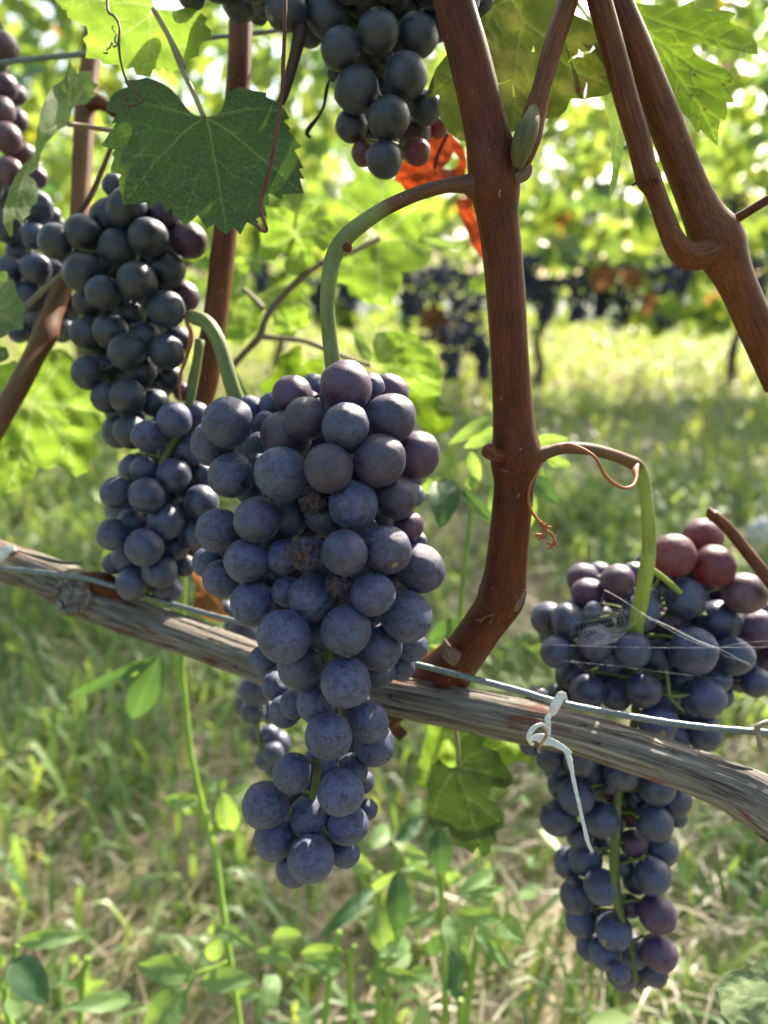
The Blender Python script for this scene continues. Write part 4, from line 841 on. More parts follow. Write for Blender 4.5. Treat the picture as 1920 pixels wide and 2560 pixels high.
for i in range(9):
    a = i / 9 * 2.6 - 1.3; p = TV(1398 + 26 * math.sin(a), 388 + 6 * math.cos(a) - 6 * math.sin(a)); q = TV(1398 + 32 * math.sin(a) + random.uniform(-4, 4), 398 + random.uniform(-6, 10))
    pxtube(mbd, [p + (0.2615, 9), q + (0.2600, 4)], k=3, n=6)
mbd.build('node_scales', M['cane'], s2)
sub('twig', T2(TV, [(1548,505,0.276,36),(1566,488,0.274,40),(1585,476,0.273,26),(1620,455,0.271,22),(1665,428,0.268,22),(1720,400,0.265,22)]), 'cane', c2)
cane('vine_cane', T2(TV, [(522,-60,0.34,60),(520,60,0.34,60),(515,180,0.338,60),(504,330,0.337,58),(492,450,0.336,60),(480,560,0.335,60),(466,680,0.335,60),(452,760,0.336,66),(440,820,0.337,74),(428,880,0.338,66),(424,980,0.342,60),(420,1100,0.345,60),(405,1190,0.345,60),(345,1240,0.346,62),(270,1275,0.346,66)]), 'cane_pale', 'slim brown cane behind the dark toothed leaf and the left bunches', 26, 10, 5)
c4 = cane('vine_cane', T2(TV, [(208,-60,0.39,46),(202,60,0.39,46),(194,150,0.388,46),(186,210,0.386,52),(183,250,0.385,50),(178,350,0.382,48),(172,460,0.378,46),(160,560,0.374,46),(136,620,0.368,48),(112,680,0.36,50),(98,722,0.355,60),(78,762,0.35,52),(38,838,0.34,52),(-10,920,0.33,54),(-60,1010,0.32,54)]), 'cane_tan', 'tan cane slanting down to the left edge behind the leftmost bunch', 22, 10, 6)
sub('side_shoot', T2(TV, [(190,222,0.384,40),(215,222,0.380,36),(235,232,0.376,30),(262,252,0.372,26)]), 'cane', c4)
mb = MB(); pxtube(mb, T2(TL7, [(60,1500,0.43,20),(110,1430,0.43,18),(200,1330,0.427,16),(300,1220,0.425,20),(330,1130,0.424,16),(370,1050,0.423,18),(480,920,0.422,16),(580,825,0.421,20),(650,770,0.42,15),(745,705,0.42,14)]), k=8, n=14)
tag(mb.build('forked_twig', M['twig']), 'thin grey brown forked twig with bright leaves, left of the curved green stalk', 'twig')
mb = MB(); pxtube(mb, T2(TL7, [(100,1420,0.415,14),(150,1510,0.413,15),(210,1620,0.41,15),(270,1720,0.405,15),(320,1800,0.40,14)]), k=6, n=10)
tag(mb.build('thin_stalk', M['weed_stem']), 'thin olive stalk running down behind the upper left grape of the largest bunch', 'stalk')
mb = MB(); pxtube(mb, T2(TV, [(240,318,0.345,12),(222,365,0.345,13),(195,425,0.343,14),(165,468,0.34,14),(148,490,0.338,13)]), k=6, n=10)
tag(mb.build('leaf_stalk', M['stalk_yellow']), 'thin yellow stalk slanting down to the top of the left bunch', 'stalk')
for v in mb.m: pass
mb = MB(); pxtube(mb, T2(TV, [(150,585,0.345,16),(120,605,0.342,16),(80,640,0.338,16),(40,680,0.334,16),(0,718,0.33,15),(-40,760,0.327,14)]), k=6, n=10)
tag(mb.build('leaf_stalk', M['petiole']), 'olive leaf stalk crossing the leftmost bunch', 'stalk')
mb = MB(); pxtube(mb, T2S(TR3, [(1275,-20,.328,30),(1300,20,.327,64),(1340,50,.326,72),(1420,130,.325,74),(1530,270,.323,80),(1659,430,.32,88),(1800,600,.317,92)]), k=8, n=18, wob=lambda a, s, t: 1 + (0.45 * noise.noise((math.cos(a) * 3, math.sin(a) * 3, s * 300)) if t < 0.25 else 0.06 * noise.noise((math.cos(a) * 3, math.sin(a) * 3, s * 90))))
tag(mb.build('broken_twig', M['cane_pale']), 'dry brown twig with a splintered end at the right edge above the right bunch', 'twig')

# ------------------------------------------------------------------ tendrils
def tendril(L, mt, label, k=8, bits=None, name='tendril'):
    mb = MB(); pxtube(mb, L, k=k, n=10, wob=lambda a, s, t: 1 + 0.15 * noise.noise((a, s * 200, 1)))
    for b in bits or []: pxtube(mb, b, k=5, n=7)
    tag(mb.build(name, M[mt]), label, 'tendril')
tendril(T2(TV, [(616,-30,0.252,11),(615,60,0.253,10),(612,130,0.255,10),(610,190,0.257,9),(603,245,0.260,9),(594,310,0.262,10),(580,375,0.264,10),(566,425,0.266,11),(564,460,0.266,10),(576,495,0.266,9),(568,499,0.268,8),(556,488,0.269,8),(555,478,0.27,6)]), 'tendril', 'long dark reddish tendril hanging in front of the dark toothed leaf')
tendril(T2S(TL2, [(795,-60,.288,20),(800,80,.286,21),(850,125,.284,20),(885,200,.282,18),(880,330,.281,18),(895,460,.280,17),(930,580,.279,16),(985,660,.278,14),(1045,715,.277,13),(1060,740,.276,13),(1010,775,.275,14),(945,785,.275,12),(905,765,.275,11),(900,725,.275,11),(925,700,.276,10),(945,725,.276,9),(930,745,.277,7)]), 'tendril', 'reddish brown tendril at the top left ending in a curl on the dark leaf')
tendril(T2S(TL2, [(840,195,.283,9),(830,210,.283,9),(860,250,.283,8),(850,300,.283,12),(870,330,.283,9),(840,345,.283,13),(830,310,.283,8),(815,350,.283,12),(790,370,.283,8),(795,395,.283,12),(765,390,.283,10)]), 'dark_stem', 'tiny dark withered tendril in front of the glowing top left leaf', 5)
tendril(T2(TB1, [(480,510,.31,3),(460,570,.31,9),(440,680,.31,8),(400,760,.31,8),(345,830,.31,12),(330,870,.31,10),(355,890,.31,7)]), 'dark_stem', 'short dark tendril hanging free right of the dark toothed leaf')
tendril(T2(TR2, [(310,1238,.262,6),(360,1222,.261,9),(420,1238,.259,10),(500,1275,.257,9),(550,1320,.256,9),(590,1400,.256,9),(640,1460,.256,10),(720,1502,.258,9),(780,1490,.262,9),(805,1440,.266,9),(800,1390,.270,16),(815,1350,.273,8)]), 'tendril_orange', 'orange brown tendril looped under the stalk of the right bunch')
def flowerbits(t, pts, d):
    out = []
    for x, y in pts:
        for i in range(7):
            a = random.uniform(0, 6.28); l = random.uniform(18, 42)
            out.append(T2(t, [(x, y, d, 5), (x + math.cos(a) * l * .6, y + math.sin(a) * l * .6, d - .0006, 6), (x + math.cos(a) * l, y + math.sin(a) * l, d - .001 * random.random(), 8)]))
    return out
TC1 = tile(1000, 900, 2.571)
tendril(T2(TC1, [(905,670,.274,8),(865,740,.272,9),(838,800,.271,8),(826,880,.271,7),(840,960,.271,8),(880,1020,.271,9),(930,1085,.271,7),(975,1120,.271,7),(990,1160,.271,6),(980,1195,.271,6)]), 'tendril_orange', 'thin orange stalk with dried flower remains right of the thick cane', bits=flowerbits(TC1, [(930, 1075), (905, 1120), (975, 1190)], .271), name='dried_flower_stalk')
tendril(T2(TR3, [(1800,1330,.274,14),(1680,1355,.2735,14),(1625,1370,.2725,14),(1592,1395,.272,15),(1588,1430,.272,13),(1602,1475,.272,12),(1612,1518,.272,18)]), 'petiole', 'pale dry tendril hooked round the wire at the right edge')

# ------------------------------------------------------------------ grapes
def grape_mesh(name, seed, sub_=4):
    bm = bmesh.new(); bmesh.ops.create_icosphere(bm, subdivisions=sub_, radius=1.0)
    for v in bm.verts:
        n0 = v.co.normalized(); k = 1 + 0.050 * noise.noise(n0 * 1.3 + Vector((seed * 3.1, 0, 0))) + 0.018 * noise.noise(n0 * 3.2 + Vector((0, seed * 5.3, 0)))
        k -= 0.06 * max(0, (n0.z - 0.93) / 0.07) ** 2                   # dimple at the stalk
        v.co = n0 * k
    me = bpy.data.meshes.new(name); bm.to_mesh(me); bm.free()
    me.polygons.foreach_set('use_smooth', [True] * len(me.polygons)); return me
GM = {}
def gmesh(matname, seed):
    key = (matname, seed)
    if key not in GM:
        me = grape_mesh('grape', seed); me.materials.append(M[matname]); GM[key] = me
    return GM[key]
def shrivel_mesh(seed):
    bm = bmesh.new(); bmesh.ops.create_icosphere(bm, subdivisions=5, radius=1.0); pit = []
    for v in bm.verts:
        n0 = v.co.normalized(); q = n0 * 2.0 + Vector((seed, 0, 0))
        k = 0.86 + 0.30 * noise.noise(q) - 0.20 * abs(noise.noise(q * 1.7)) + 0.06 * noise.noise(q * 4)
        d = math.acos(max(-1, min(1, -n0.z)))                           # distance from the blossom end
        ring = math.exp(-((d - 0.30) / 0.09) ** 2); k += 0.10 * ring - 0.22 * math.exp(-(d / 0.2) ** 2)
        pit.append(max(0, min(1, 1.6 * (1 - d / 0.40)))); v.co = n0 * k
    me = bpy.data.meshes.new('shrivelled_grape'); bm.to_mesh(me); bm.free()
    me.polygons.foreach_set('use_smooth', [True] * len(me.polygons))
    a = me.attributes.new('mask', 'FLOAT', 'POINT'); a.data.foreach_set('value', pit)
    me.materials.append(M['shrivel']); return me

def bunch(label, groups, axis, defmat, group=None, name='grape_bunch', fill=20, fr=0.9, stalks=(), seed=1, squeeze=0.94, depthk=0.8, rach=True, hull=False):
    """groups: (tile, [(cx, cy, r[, layer[, material[, label]]])]); axis: [(px, py, depth, halfwidth_px)] top to bottom"""
    rr = random.Random(seed)
    G = []
    for t, L in groups:
        for g in L:
            x, y = t(g[0], g[1]); x2, _ = t(g[0] + g[2], g[1])
            G.append((x, y, x2 - x, g[3] if len(g) > 3 else 0, g[4] if len(g) > 4 and g[4] else defmat, g[5] if len(g) > 5 else None))
    def ax(y):
        if y <= axis[0][1]: return axis[0]
        for a, b in zip(axis, axis[1:]):
            if y <= b[1]:
                t = (y - a[1]) / (b[1] - a[1]); return tuple(p + (q - p) * t for p, q in zip(a, b))
        return axis[-1]
    G.sort(key=lambda g: (g[3], -g[2]))
    placed = []
    def place(x, y, r, d):
        for _ in range(60):
            c = at(x, y, d); R_ = r * d / F; worst = 0
            for c2, R2, *_r in placed:
                ov = (R_ + R2) * squeeze - (c - c2).length
                if ov > worst: worst = ov
            if worst <= 0: return d, c, R_
            d += 0.0009
        return d, c, R_
    for x, y, r, lay, mt, lab in G:
        a = ax(y); t = min(1, abs(x - a[0]) / max(a[3], 1)); hw = a[3] * a[2] / F
        d = a[2] - depthk * hw * math.sqrt(max(0, 1 - t * t)) + 0.005 * lay + rr.uniform(-.001, .001)
        d, c, R_ = place(x, y, r, d)
        placed.append((c, R_, mt, lab, x, y, r))
    vis = list(placed)
    def covered(x, y, r):
        if hull:
            for k in range(8):
                a = k * 0.7854; px, py = x + math.cos(a) * r * .8, y + math.sin(a) * r * .8
                row = [v for v in vis if abs(py - v[5]) < v[6]]
                if not row: return False
                if px > max(v[4] + math.sqrt(v[6] ** 2 - (py - v[5]) ** 2) for v in row) or px < min(v[4] - math.sqrt(v[6] ** 2 - (py - v[5]) ** 2) for v in row): return False
            return True
        for k in range(10):
            a = k * 0.6283; px, py = x + math.cos(a) * r, y + math.sin(a) * r
            if not any((px - v[4]) ** 2 + (py - v[5]) ** 2 < (v[6] * 1.16) ** 2 for v in vis): return False
        return True
    def inhull(px, py, m=0):
        row = [v for v in vis if abs(py - v[5]) < v[6]]
        return bool(row) and min(v[4] - math.sqrt(v[6] ** 2 - (py - v[5]) ** 2) for v in row) + m < px < max(v[4] + math.sqrt(v[6] ** 2 - (py - v[5]) ** 2) for v in row) - m
    if hull:
        ymax = max(v[5] for v in vis) if hull is True else hull
        gy = min(v[5] for v in vis)
        while gy < ymax:                                                # close the holes one looks through
            gx = min(v[4] for v in vis)
            while gx < max(v[4] for v in vis):
                if inhull(gx, gy, 6) and not any((gx - v[4]) ** 2 + (gy - v[5]) ** 2 < (v[6] * 0.97) ** 2 for v in placed):
                    for r in (48, 43, 38, 33):
                        ok = all(inhull(gx + math.cos(q) * r * .85, gy + math.sin(q) * r * .85) for q in (0, .785, 1.57, 2.36, 3.14, 3.93, 4.71, 5.5))
                        if ok: break
                    if ok:
                        a = ax(gy); d, c, R_ = place(gx, gy, r, a[2] - 0.006)
                        placed.append((c, R_, defmat, None, gx, gy, r))
                gx += 8
            gy += 8
    tries = 0; nf = 0
    while nf < fill and tries < 6000:
        tries += 1; v = rr.choice(vis); x = v[4] + rr.uniform(-1.5, 1.5) * v[6]; y = v[5] + rr.uniform(-1.5, 1.5) * v[6]; r = v[6] * rr.uniform(0.8, 0.98)
        if not covered(x, y, r): continue
        a = ax(y); d, c, R_ = place(x, y, r, a[2] + rr.uniform(-0.010, 0.006))
        if any((c - p[0]).length < (R_ + p[1]) * 0.9 for p in placed): continue
        placed.append((c, R_, defmat, None, x, y, r)); nf += 1
    top = at(axis[0][0], axis[0][1], axis[0][2])
    root = empty(name, top); tag(root, label, 'grape bunch', group)
    rm = MB()
    tube(rm, [(at(a[0], a[1], a[2]), 0.0021 * (1 - 0.5 * i / len(axis)) ) for i, a in enumerate(axis)], 6, 10)
    for i, (c, R_, mt, lab, x, y, r) in enumerate(placed):
        a = ax(y - r * 0.6); ap = at(a[0], a[1], a[2])
        out = (c - at(*ax(y)[:3])); out = out.normalized() if out.length > 1e-6 else -FWD
        out = (out + Vector((0, 0, -0.55)) - FWD * 0.15 + Vector((rr.gauss(0, .25), rr.gauss(0, .25), rr.gauss(0, .25)))).normalized()
        if mt == 'shrivel': me = shrivel_mesh(3 + i); out = (-FWD + Vector((rr.gauss(0, .2), 0, rr.gauss(0, .2)))).normalized()
        else: me = gmesh(mt, rr.randrange(6))
        o = bpy.data.objects.new('grape', me); C.objects.link(o); o.parent = root; o.location = c - top
        o.rotation_mode = 'QUATERNION'
        q = (-out).to_track_quat('Z', 'Y') @ Quaternion((0, 0, 1), rr.uniform(0, 6.28)); o.rotation_quaternion = q
        e = rr.uniform(0.93, 1.10); o.scale = (R_ * rr.uniform(.98, 1.02), R_ * rr.uniform(.98, 1.02), R_ * e)
        if lab: o['label'] = lab
        if rach:
            pe = c - out * R_ * 0.93
            if i >= len(vis) or (hull is True and i % 3): continue
            tube(rm, [(ap, 0.0010), (ap.lerp(pe, .55) + Vector((0, 0, .0012)), 0.0007), (pe - out * 0.0015, 0.0007), (pe, 0.0012)], 3, 6)
    if rach: rm.build('rachis', M['rachis'], root)
    for nm, L, mt in stalks:
        mb = MB(); pxtube(mb, L, k=12, n=22, wob=lambda a, s, t: 1 + 0.035 * noise.noise((math.cos(a) * 2, math.sin(a) * 2, s * 120))); mb.build(nm, M[mt], root)
    return root, placed

GW = 'grape_wine'
P_, RD, RS, SH = 'grape_purple', 'grape_red', 'grape_rose', 'shrivel'
main_groups = [
 (TB2, [(581,845,172,0,P_,'reddish purple grape at the very top'),(240,905,137,1,P_),(865,880,118,2,P_),(325,1055,142,0,GW),(342,945,76,2),(580,1102,154,-1),(872,1050,162,0,GW),(195,1172,172,1,GW),(168,1412,180,-0.3),(470,1375,162,-1.2,GW),(800,1325,175,-0.3,GW),(1040,1288,160,1,P_,'dark red grape at the right side'),(630,1612,164,-1),(905,1565,150,1,GW),(375,1590,108,0,SH,'withered dark brown grape'),(60,1075,72,2),(1005,1550,80,2),(40,1390,118,2),(212,1700,128,1)]),
 (TA2, [(1475,1078,163,-1,None,'pale bloomed grape sticking out at the upper left'),(1380,1215,150,1),(1500,1425,150)]),
 (TB3, [(985,95,108,2,P_),(1040,195,75,3),(845,245,165,0,GW),(575,265,155,-1.2),(305,262,122,-1,SH,'shrivelled grape with a round brown hole'),(185,290,112,2),(1060,368,158,1,GW),(362,552,152),(758,532,144,-1),(530,478,96,-.6,SH,'burst dry grape with a torn brown rim'),(972,676,167,-.3),(582,765,163,-1),(182,806,176,-1),(790,870,152,1),(400,790,95,2),(200,515,100,2),(285,1005,148,1),(580,1103,167,-1),(1005,865,105,2),(935,1000,92,2),(800,1040,104,2),(390,1242,130,-.5),(250,1245,100,1),(140,1130,102,2),(190,1290,104,2),(632,1245,112,2),(727,1360,133,1),(770,1510,137,1),(470,1455,152,-1),(620,1675,110,2),(375,1610,70,3),(50,955,95,2)]),
 (TA3, [(1415,120,145),(1665,52,152),(1598,312,145),(1435,430,128,1),(1350,325,98,2),(1640,590,150,1)]),
 (TB4, [(238,33,130,0,None,'grape with a brown dry scab near its top'),(548,158,153,-1),(62,238,150),(360,320,147,-.5),(598,372,127,1),(118,460,138,0,None,'grape with a black scar near the bottom left'),(355,590,149,-.5),(250,650,115,2),(575,550,95,1),(722,268,68,2),(690,90,78,2),(240,205,68,2,P_)]),
]
main_axis = [(830,905,0.276,40),(838,960,0.274,120),(850,1080,0.272,200),(845,1250,0.271,235),(830,1420,0.271,240),(820,1600,0.272,200),(825,1760,0.273,150),(800,1900,0.274,120),(770,2060,0.276,130),(765,2180,0.278,95)]
B0 = bunch('largest bluish black grape bunch in sharp focus at the centre', main_groups, main_axis, 'grape', fill=10, seed=2, depthk=0.62, hull=True,
     stalks=[('peduncle', T2(TV, [(1062,408,0.256,96,0),(1030,402,0.2545,74,0),(1008,398,0.253,48,0),(985,399,0.2525,40,0),(960,402,0.252,35,0),(905,417,0.253,35,0),(860,436,0.254,36,0.05),(830,451,0.255,37,0.55),(790,477,0.257,40,1),(752,508,0.259,43,1),(725,545,0.261,43,1),(712,595,0.262,40,1),(707,660,0.264,38,1),(712,730,0.266,38,1),(719,790,0.269,40,1),(724,850,0.274,40,1)]), 'peduncle'),
             ('cut_bud', [TL7(905,606) + (0.252,9,0), TL7(908,604) + (0.2508,25,0), TL7(912,602) + (0.250,14,0)], 'cane')])

top_groups = [
 (TB1, [(65,15,92),(195,60,128),(465,100,139),(715,10,132),(790,205,137),(340,190,105,1),(548,315,131),(770,380,116,1),(1045,225,132,1),(968,495,144),(650,580,141),(862,765,137),(1105,700,108,1),(620,815,107,1),(750,825,92,2),(1035,860,104,1,P_),(830,1035,119),(1040,985,86,1,RD,'red backlit grape at the tip of the bunch'),(700,990,82,2,RD),(1180,830,66,2,RD),(945,40,120,1),(1460,15,90,1),(1180,140,120,2),(300,-80,130,1),(600,-140,140,0),(880,-140,140,0),(1150,-100,140,1),(1400,-130,130,1),(20,95,62,2),(520,470,60,2)]),
 (TA1, [(1240,-35,92),(1560,20,112),(1420,-120,120),(1650,-130,130)])]
bunch('dark shaded grape bunch hanging in from the top edge', top_groups, [(860,-60,0.302,330),(880,60,0.302,250),(930,200,0.301,140),(960,300,0.300,110),(965,400,0.300,70)], 'grape_shade', fill=6, seed=3, depthk=0.35, hull=True,
      stalks=[('broken_stalk', T2(TB1, [(285,180,.292,36),(275,260,.292,33),(250,370,.293,29),(215,500,.294,27),(185,600,.295,24),(160,670,.296,20)]), 'dark_stem')])

ul_groups = [
 (TA1, [(740,1205,78,1),(820,1352,130),(705,1400,112,1),(540,1508,117),(365,1565,112),(960,1540,128),(770,1612,127),(1065,1395,118,1,P_),(1222,1556,114,0,P_)]),
 (TA2, [(540,110,130),(670,238,115,-.5),(890,165,128,-.5),(1078,90,119),(840,368,112),(1078,345,121),(1190,262,102,1,P_),(720,488,116),(568,505,112,1),(820,620,117),(942,530,104,1),(1080,625,111),(1150,545,90,2),(572,760,109),(705,730,104,1),(905,750,112),(828,912,115),(690,920,98,1),(1095,790,90,2),(1000,950,92,2),(768,1135,104,1),(850,1142,110),(580,300,98,2),(730,80,90,2),(900,-30,110,1),(1180,880,60,3,P_)])]
bunch('shaded blue black bunch below the dark toothed leaf on the left', ul_groups, [(310,440,0.338,40),(320,500,0.338,120),(330,640,0.338,150),(330,800,0.336,140),(330,960,0.334,110),(320,1090,0.332,80)], 'grape_shade', fill=6, seed=4, depthk=0.5, hull=True,
      stalks=[('dry_side_stalk', T2S(TA2, [(1200,390,.318,22),(1215,440,.318,24),(1240,520,.318,34),(1210,650,.318,26),(1165,790,.319,20),(1170,940,.32,16)]), 'tendril_orange')])
ll_groups = [
 (TA2, [(1130,1060,114),(1265,1030,92,1),(962,1165,105),(1225,1255,112,1),(935,1387,95),(868,1372,92,1),(1125,1420,115),(755,1535,106),(950,1550,119),(1305,1595,113,1),(1310,1420,92,2),(1110,1290,90,2)]),
 (TA3, [(735,145,106),(855,80,102,1),(1075,60,116),(935,228,123),(1130,235,92,1),(1255,150,98,1),(825,295,98,1),(740,330,74,2),(1035,385,112,0),(860,465,108),(1080,485,100,1),(1190,345,76,2),(960,380,80,2)])]
bunch('lower left bunch with soft blue bloom resting before the grey vine arm', ll_groups, [(500,850,0.318,40),(470,1020,0.318,100),(400,1180,0.318,110),(370,1350,0.318,110),(360,1480,0.320,70)], 'grape_soft', fill=6, seed=5, depthk=0.45, hull=True,
      stalks=[('peduncle', T2(TV, [(408,682,0.318,24,0.2),(420,685,0.314,36,0.6),(445,697,0.31,38,1),(466,725,0.307,38,1),(483,770,0.306,38,1),(500,830,0.306,39,1),(516,880,0.309,40,1),(520,930,0.314,36,1)]), 'peduncle'),
              ('dry_tip', T2(TA2, [(1195,395,.318,8),(1225,385,.315,16),(1250,395,.313,26)]), 'cane')])
rg = [
 (TR3, [(1040,283,137,0,RD,'clear red grape next to the green stalk'),(1238,157,120,1,RD),(1310,350,143,0,RD,'clear red grape with a bright sunlit top'),(1505,525,138,0,RS),(1578,755,128,0,P_),(1118,558,134),(1345,705,134),(460,430,102,1,P_),(490,530,103,0,P_),(682,455,117,0,P_),(235,695,114,1),(365,708,120),(545,845,115),(290,908,102,1),(780,895,121),(640,935,106,1),(985,697,117,0,P_),(1175,900,155),(1440,935,121),(945,935,112,1),(850,1155,117),(1250,1205,127),(490,1160,118,1),(675,1190,102,1),(390,1065,116,1),(600,1030,110,2),(1610,965,104,1,P_),(1575,1100,100,1),(1340,1190,86,2),(945,1370,128,0),(1250,1435,117,0),(1140,1400,96,1),(295,1200,90,2),(170,1210,82,2),(930,530,70,3),(885,605,66,3),(865,330,62,3,P_),(1090,1090,92,2),(1330,1080,92,2),(385,885,72,2),(760,680,66,3),(540,600,60,3),(1200,560,80,3),(1700,880,110,1,P_),(1720,680,110,1,P_),(130,1490,92,0),(262,1590,98,0),(440,1600,112,0),(620,1500,100,1),(800,1530,110,1)]),
 (TR4, [(312,110,86,1),(415,182,119),(298,325,113),(580,335,113),(710,28,113),(805,190,100,1),(940,118,126),(1050,210,110,1),(920,355,119),(965,535,103),(478,590,107),(370,612,100,1),(440,440,84,2),(580,770,114),(422,830,114),(450,985,106,1),(908,700,119),(805,715,96,1),(940,945,119,0,P_),(762,895,72,1,P_,'small pale grape with a dark hole'),(662,1060,113),(785,1195,104),(953,1195,112,0,P_),(600,1200,105,1),(505,1160,90,1),(715,1335,102,1),(920,1320,92,1),(755,310,78,2,RD,'red grape glowing behind the green stalk'),(640,180,50,3,RD),(1070,320,64,2),(785,490,86,2,P_),(720,630,66,2),(560,480,76,2),(610,930,66,2,P_),(820,1340,80,2)])]
bunch('long bunch with red grapes on top and a cobweb, behind the wire', rg, [(1594,1540,0.330,60),(1580,1620,0.330,260),(1590,1720,0.331,260),(1580,1850,0.331,200),(1550,1980,0.331,150),(1540,2120,0.331,130),(1550,2260,0.331,110),(1580,2380,0.331,90),(1590,2450,0.331,60)], 'grape_soft', fill=10, seed=6, depthk=0.32, hull=2000,
      stalks=[('peduncle', T2(TV, [(1128,988,0.276,70,0),(1160,985,0.274,46,0),(1185,976,0.274,33,0),(1220,968,0.275,30,0),(1270,970,0.279,30,0),(1320,982,0.285,29,0),(1355,995,0.290,31,0),(1378,1008,0.293,34,0.5),(1390,1040,0.295,33,1),(1398,1100,0.298,32,1),(1402,1160,0.301,34,1),(1398,1220,0.305,37,1),(1388,1280,0.31,38,1),(1376,1340,0.318,38,1),(1370,1400,0.325,34,1)]), 'stalk_yellow'),
              ('side_stalk', T2S(TR3, [(895,370,.305,50,1),(960,410,.308,38,1),(1020,460,.312,38,1),(1090,520,.318,34,1)]), 'stalk_yellow'),
              ('side_stalk', T2S(TR3, [(1000,1020,.318,22,1),(1010,1100,.314,26,1),(1020,1190,.313,30,1),(1060,1240,.313,22,1),(1110,1290,.314,20,1)]), 'rachis'),
              ('side_stalk', T2S(TR3, [(960,1160,.316,18,1),(1020,1190,.313,26,1),(1110,1190,.314,20,1),(1150,1180,.318,16,1)]), 'rachis'),
              ('lower_stalk', T2S(TR4, [(690,100,.326,50,1),(680,250,.324,54,1),(665,450,.322,56,1),(655,650,.321,50,1),(670,850,.321,40,1),(720,1000,.324,34,1)]), 'rachis')])
fl_groups = [
 (TA1, [(20,310,98,0,RS),(0,450,62,1,P_),(30,563,84,0,P_),(105,610,64,1,P_),(0,715,92,0,RS),(113,780,70,1,P_),(45,895,96,0,RS),(148,1000,80,1,RS),(60,1112,90,0,RS),(240,1150,68,1,P_),(15,1255,92,1),(235,1342,106,0),(330,1400,64,1),(50,1480,98,1),(228,1530,84,0),(130,1635,92,1),(350,1450,64,1),(-80,500,90,1,P_),(-100,850,100,1,P_),(-90,1200,100,1)]),
 (TA2, [(230,80,99,0),(360,95,74,1),(60,100,94,0),(190,250,90,1),(320,220,78,1),(463,325,80,1),(260,390,86,1),(385,300,80,1),(360,440,70,1),(430,480,62,2),(210,490,76,2),(120,500,66,2),(60,300,90,1),(400,500,62,2),(-40,200,90,1)])]
bunch('rosy to blue grape bunch at the left edge, farther back', fl_groups, [(0,60,0.39,60),(10,200,0.388,60),(20,400,0.386,90),(60,560,0.384,110),(90,700,0.382,130),(110,840,0.38,90)], 'grape_soft', fill=6, seed=7, depthk=0.4, hull=True)
hb_groups = [(TB3, [(0,1150,112),(70,1270,70,1),(-20,1290,80,1),(90,1440,66),(20,1440,70,1),(112,1560,72),(60,1600,70,1),(120,1660,66,1),(-60,1240,80,1),(150,1500,80,2)]),
             (TA3, [(1590,780,112),(1470,640,66),(1530,740,80,1),(1640,700,90,1)])]
bunch('small bunch mostly hidden behind the largest bunch and the grey vine arm', hb_groups, [(600,1490,0.385,60),(620,1700,0.385,80),(660,1900,0.385,50)], 'grape_soft', fill=4, seed=8, depthk=0.4)

# ------------------------------------------------------------------ spider web over the right bunch
wm = MB()
def thread(L, r=0.00007, d=0.293):
    r *= 0.62
    tube(wm, [(at(*TR3(p[0], p[1]), d + (p[2] if len(p) > 2 else 0)), r) for p in L], 3, 5)
thread([(600,505,.004),(700,560,.002),(835,650,0),(905,690,-.001),(1050,760,-.001),(1190,830,-.001),(1330,880,-.001)], 0.00013)
thread([(905,690),(1050,752),(1190,825),(1330,880)], 0.00008, 0.2915); thread([(870,680),(1040,775),(1200,850),(1330,880)], 0.00007, 0.2925)
thread([(1330,880),(1400,915),(1480,960),(1560,1000)], 0.00007); thread([(1330,880),(1480,850),(1659,835)], 0.00003); thread([(1330,885),(1380,930),(1550,980)], 0.00004)
thread([(190,855,.006),(500,870,.002),(900,878,0),(1330,878,0),(1659,875,0)], 0.000035); thread([(320,965,.006),(650,995,.002),(1000,1040,0),(1480,1095,.002)], 0.00003)
thread([(600,505,.004),(570,600,.004)], 0.00005)
hub = (860, 655); rad = [(-178, 520), (-170, 480), (-160, 500), (-150, 470), (-196, 380), (-140, 330), (-125, 210)]
rays = [(hub[0] + math.cos(R(a)) * l, hub[1] - math.sin(R(a)) * l) for a, l in [(172, 370), (180, 420), (188, 470), (196, 500), (204, 480), (212, 390), (225, 260)]]
for q in rays: thread([(hub[0], hub[1], 0), ((hub[0] + q[0]) / 2, (hub[1] + q[1]) / 2, .001), (q[0], q[1], .004)], 0.00002)
for k in range(5, 19):
    f = k / 18
    thread([(hub[0] + (q[0] - hub[0]) * f + random.uniform(-3, 3), hub[1] + (q[1] - hub[1]) * f + (6 if i % 2 else 0), .004 * f) for i, q in enumerate(rays)], 0.00003)
tag(wm.build('spider_web', M['silk']), 'fine spider web stretched across the top of the right bunch', 'spider web')

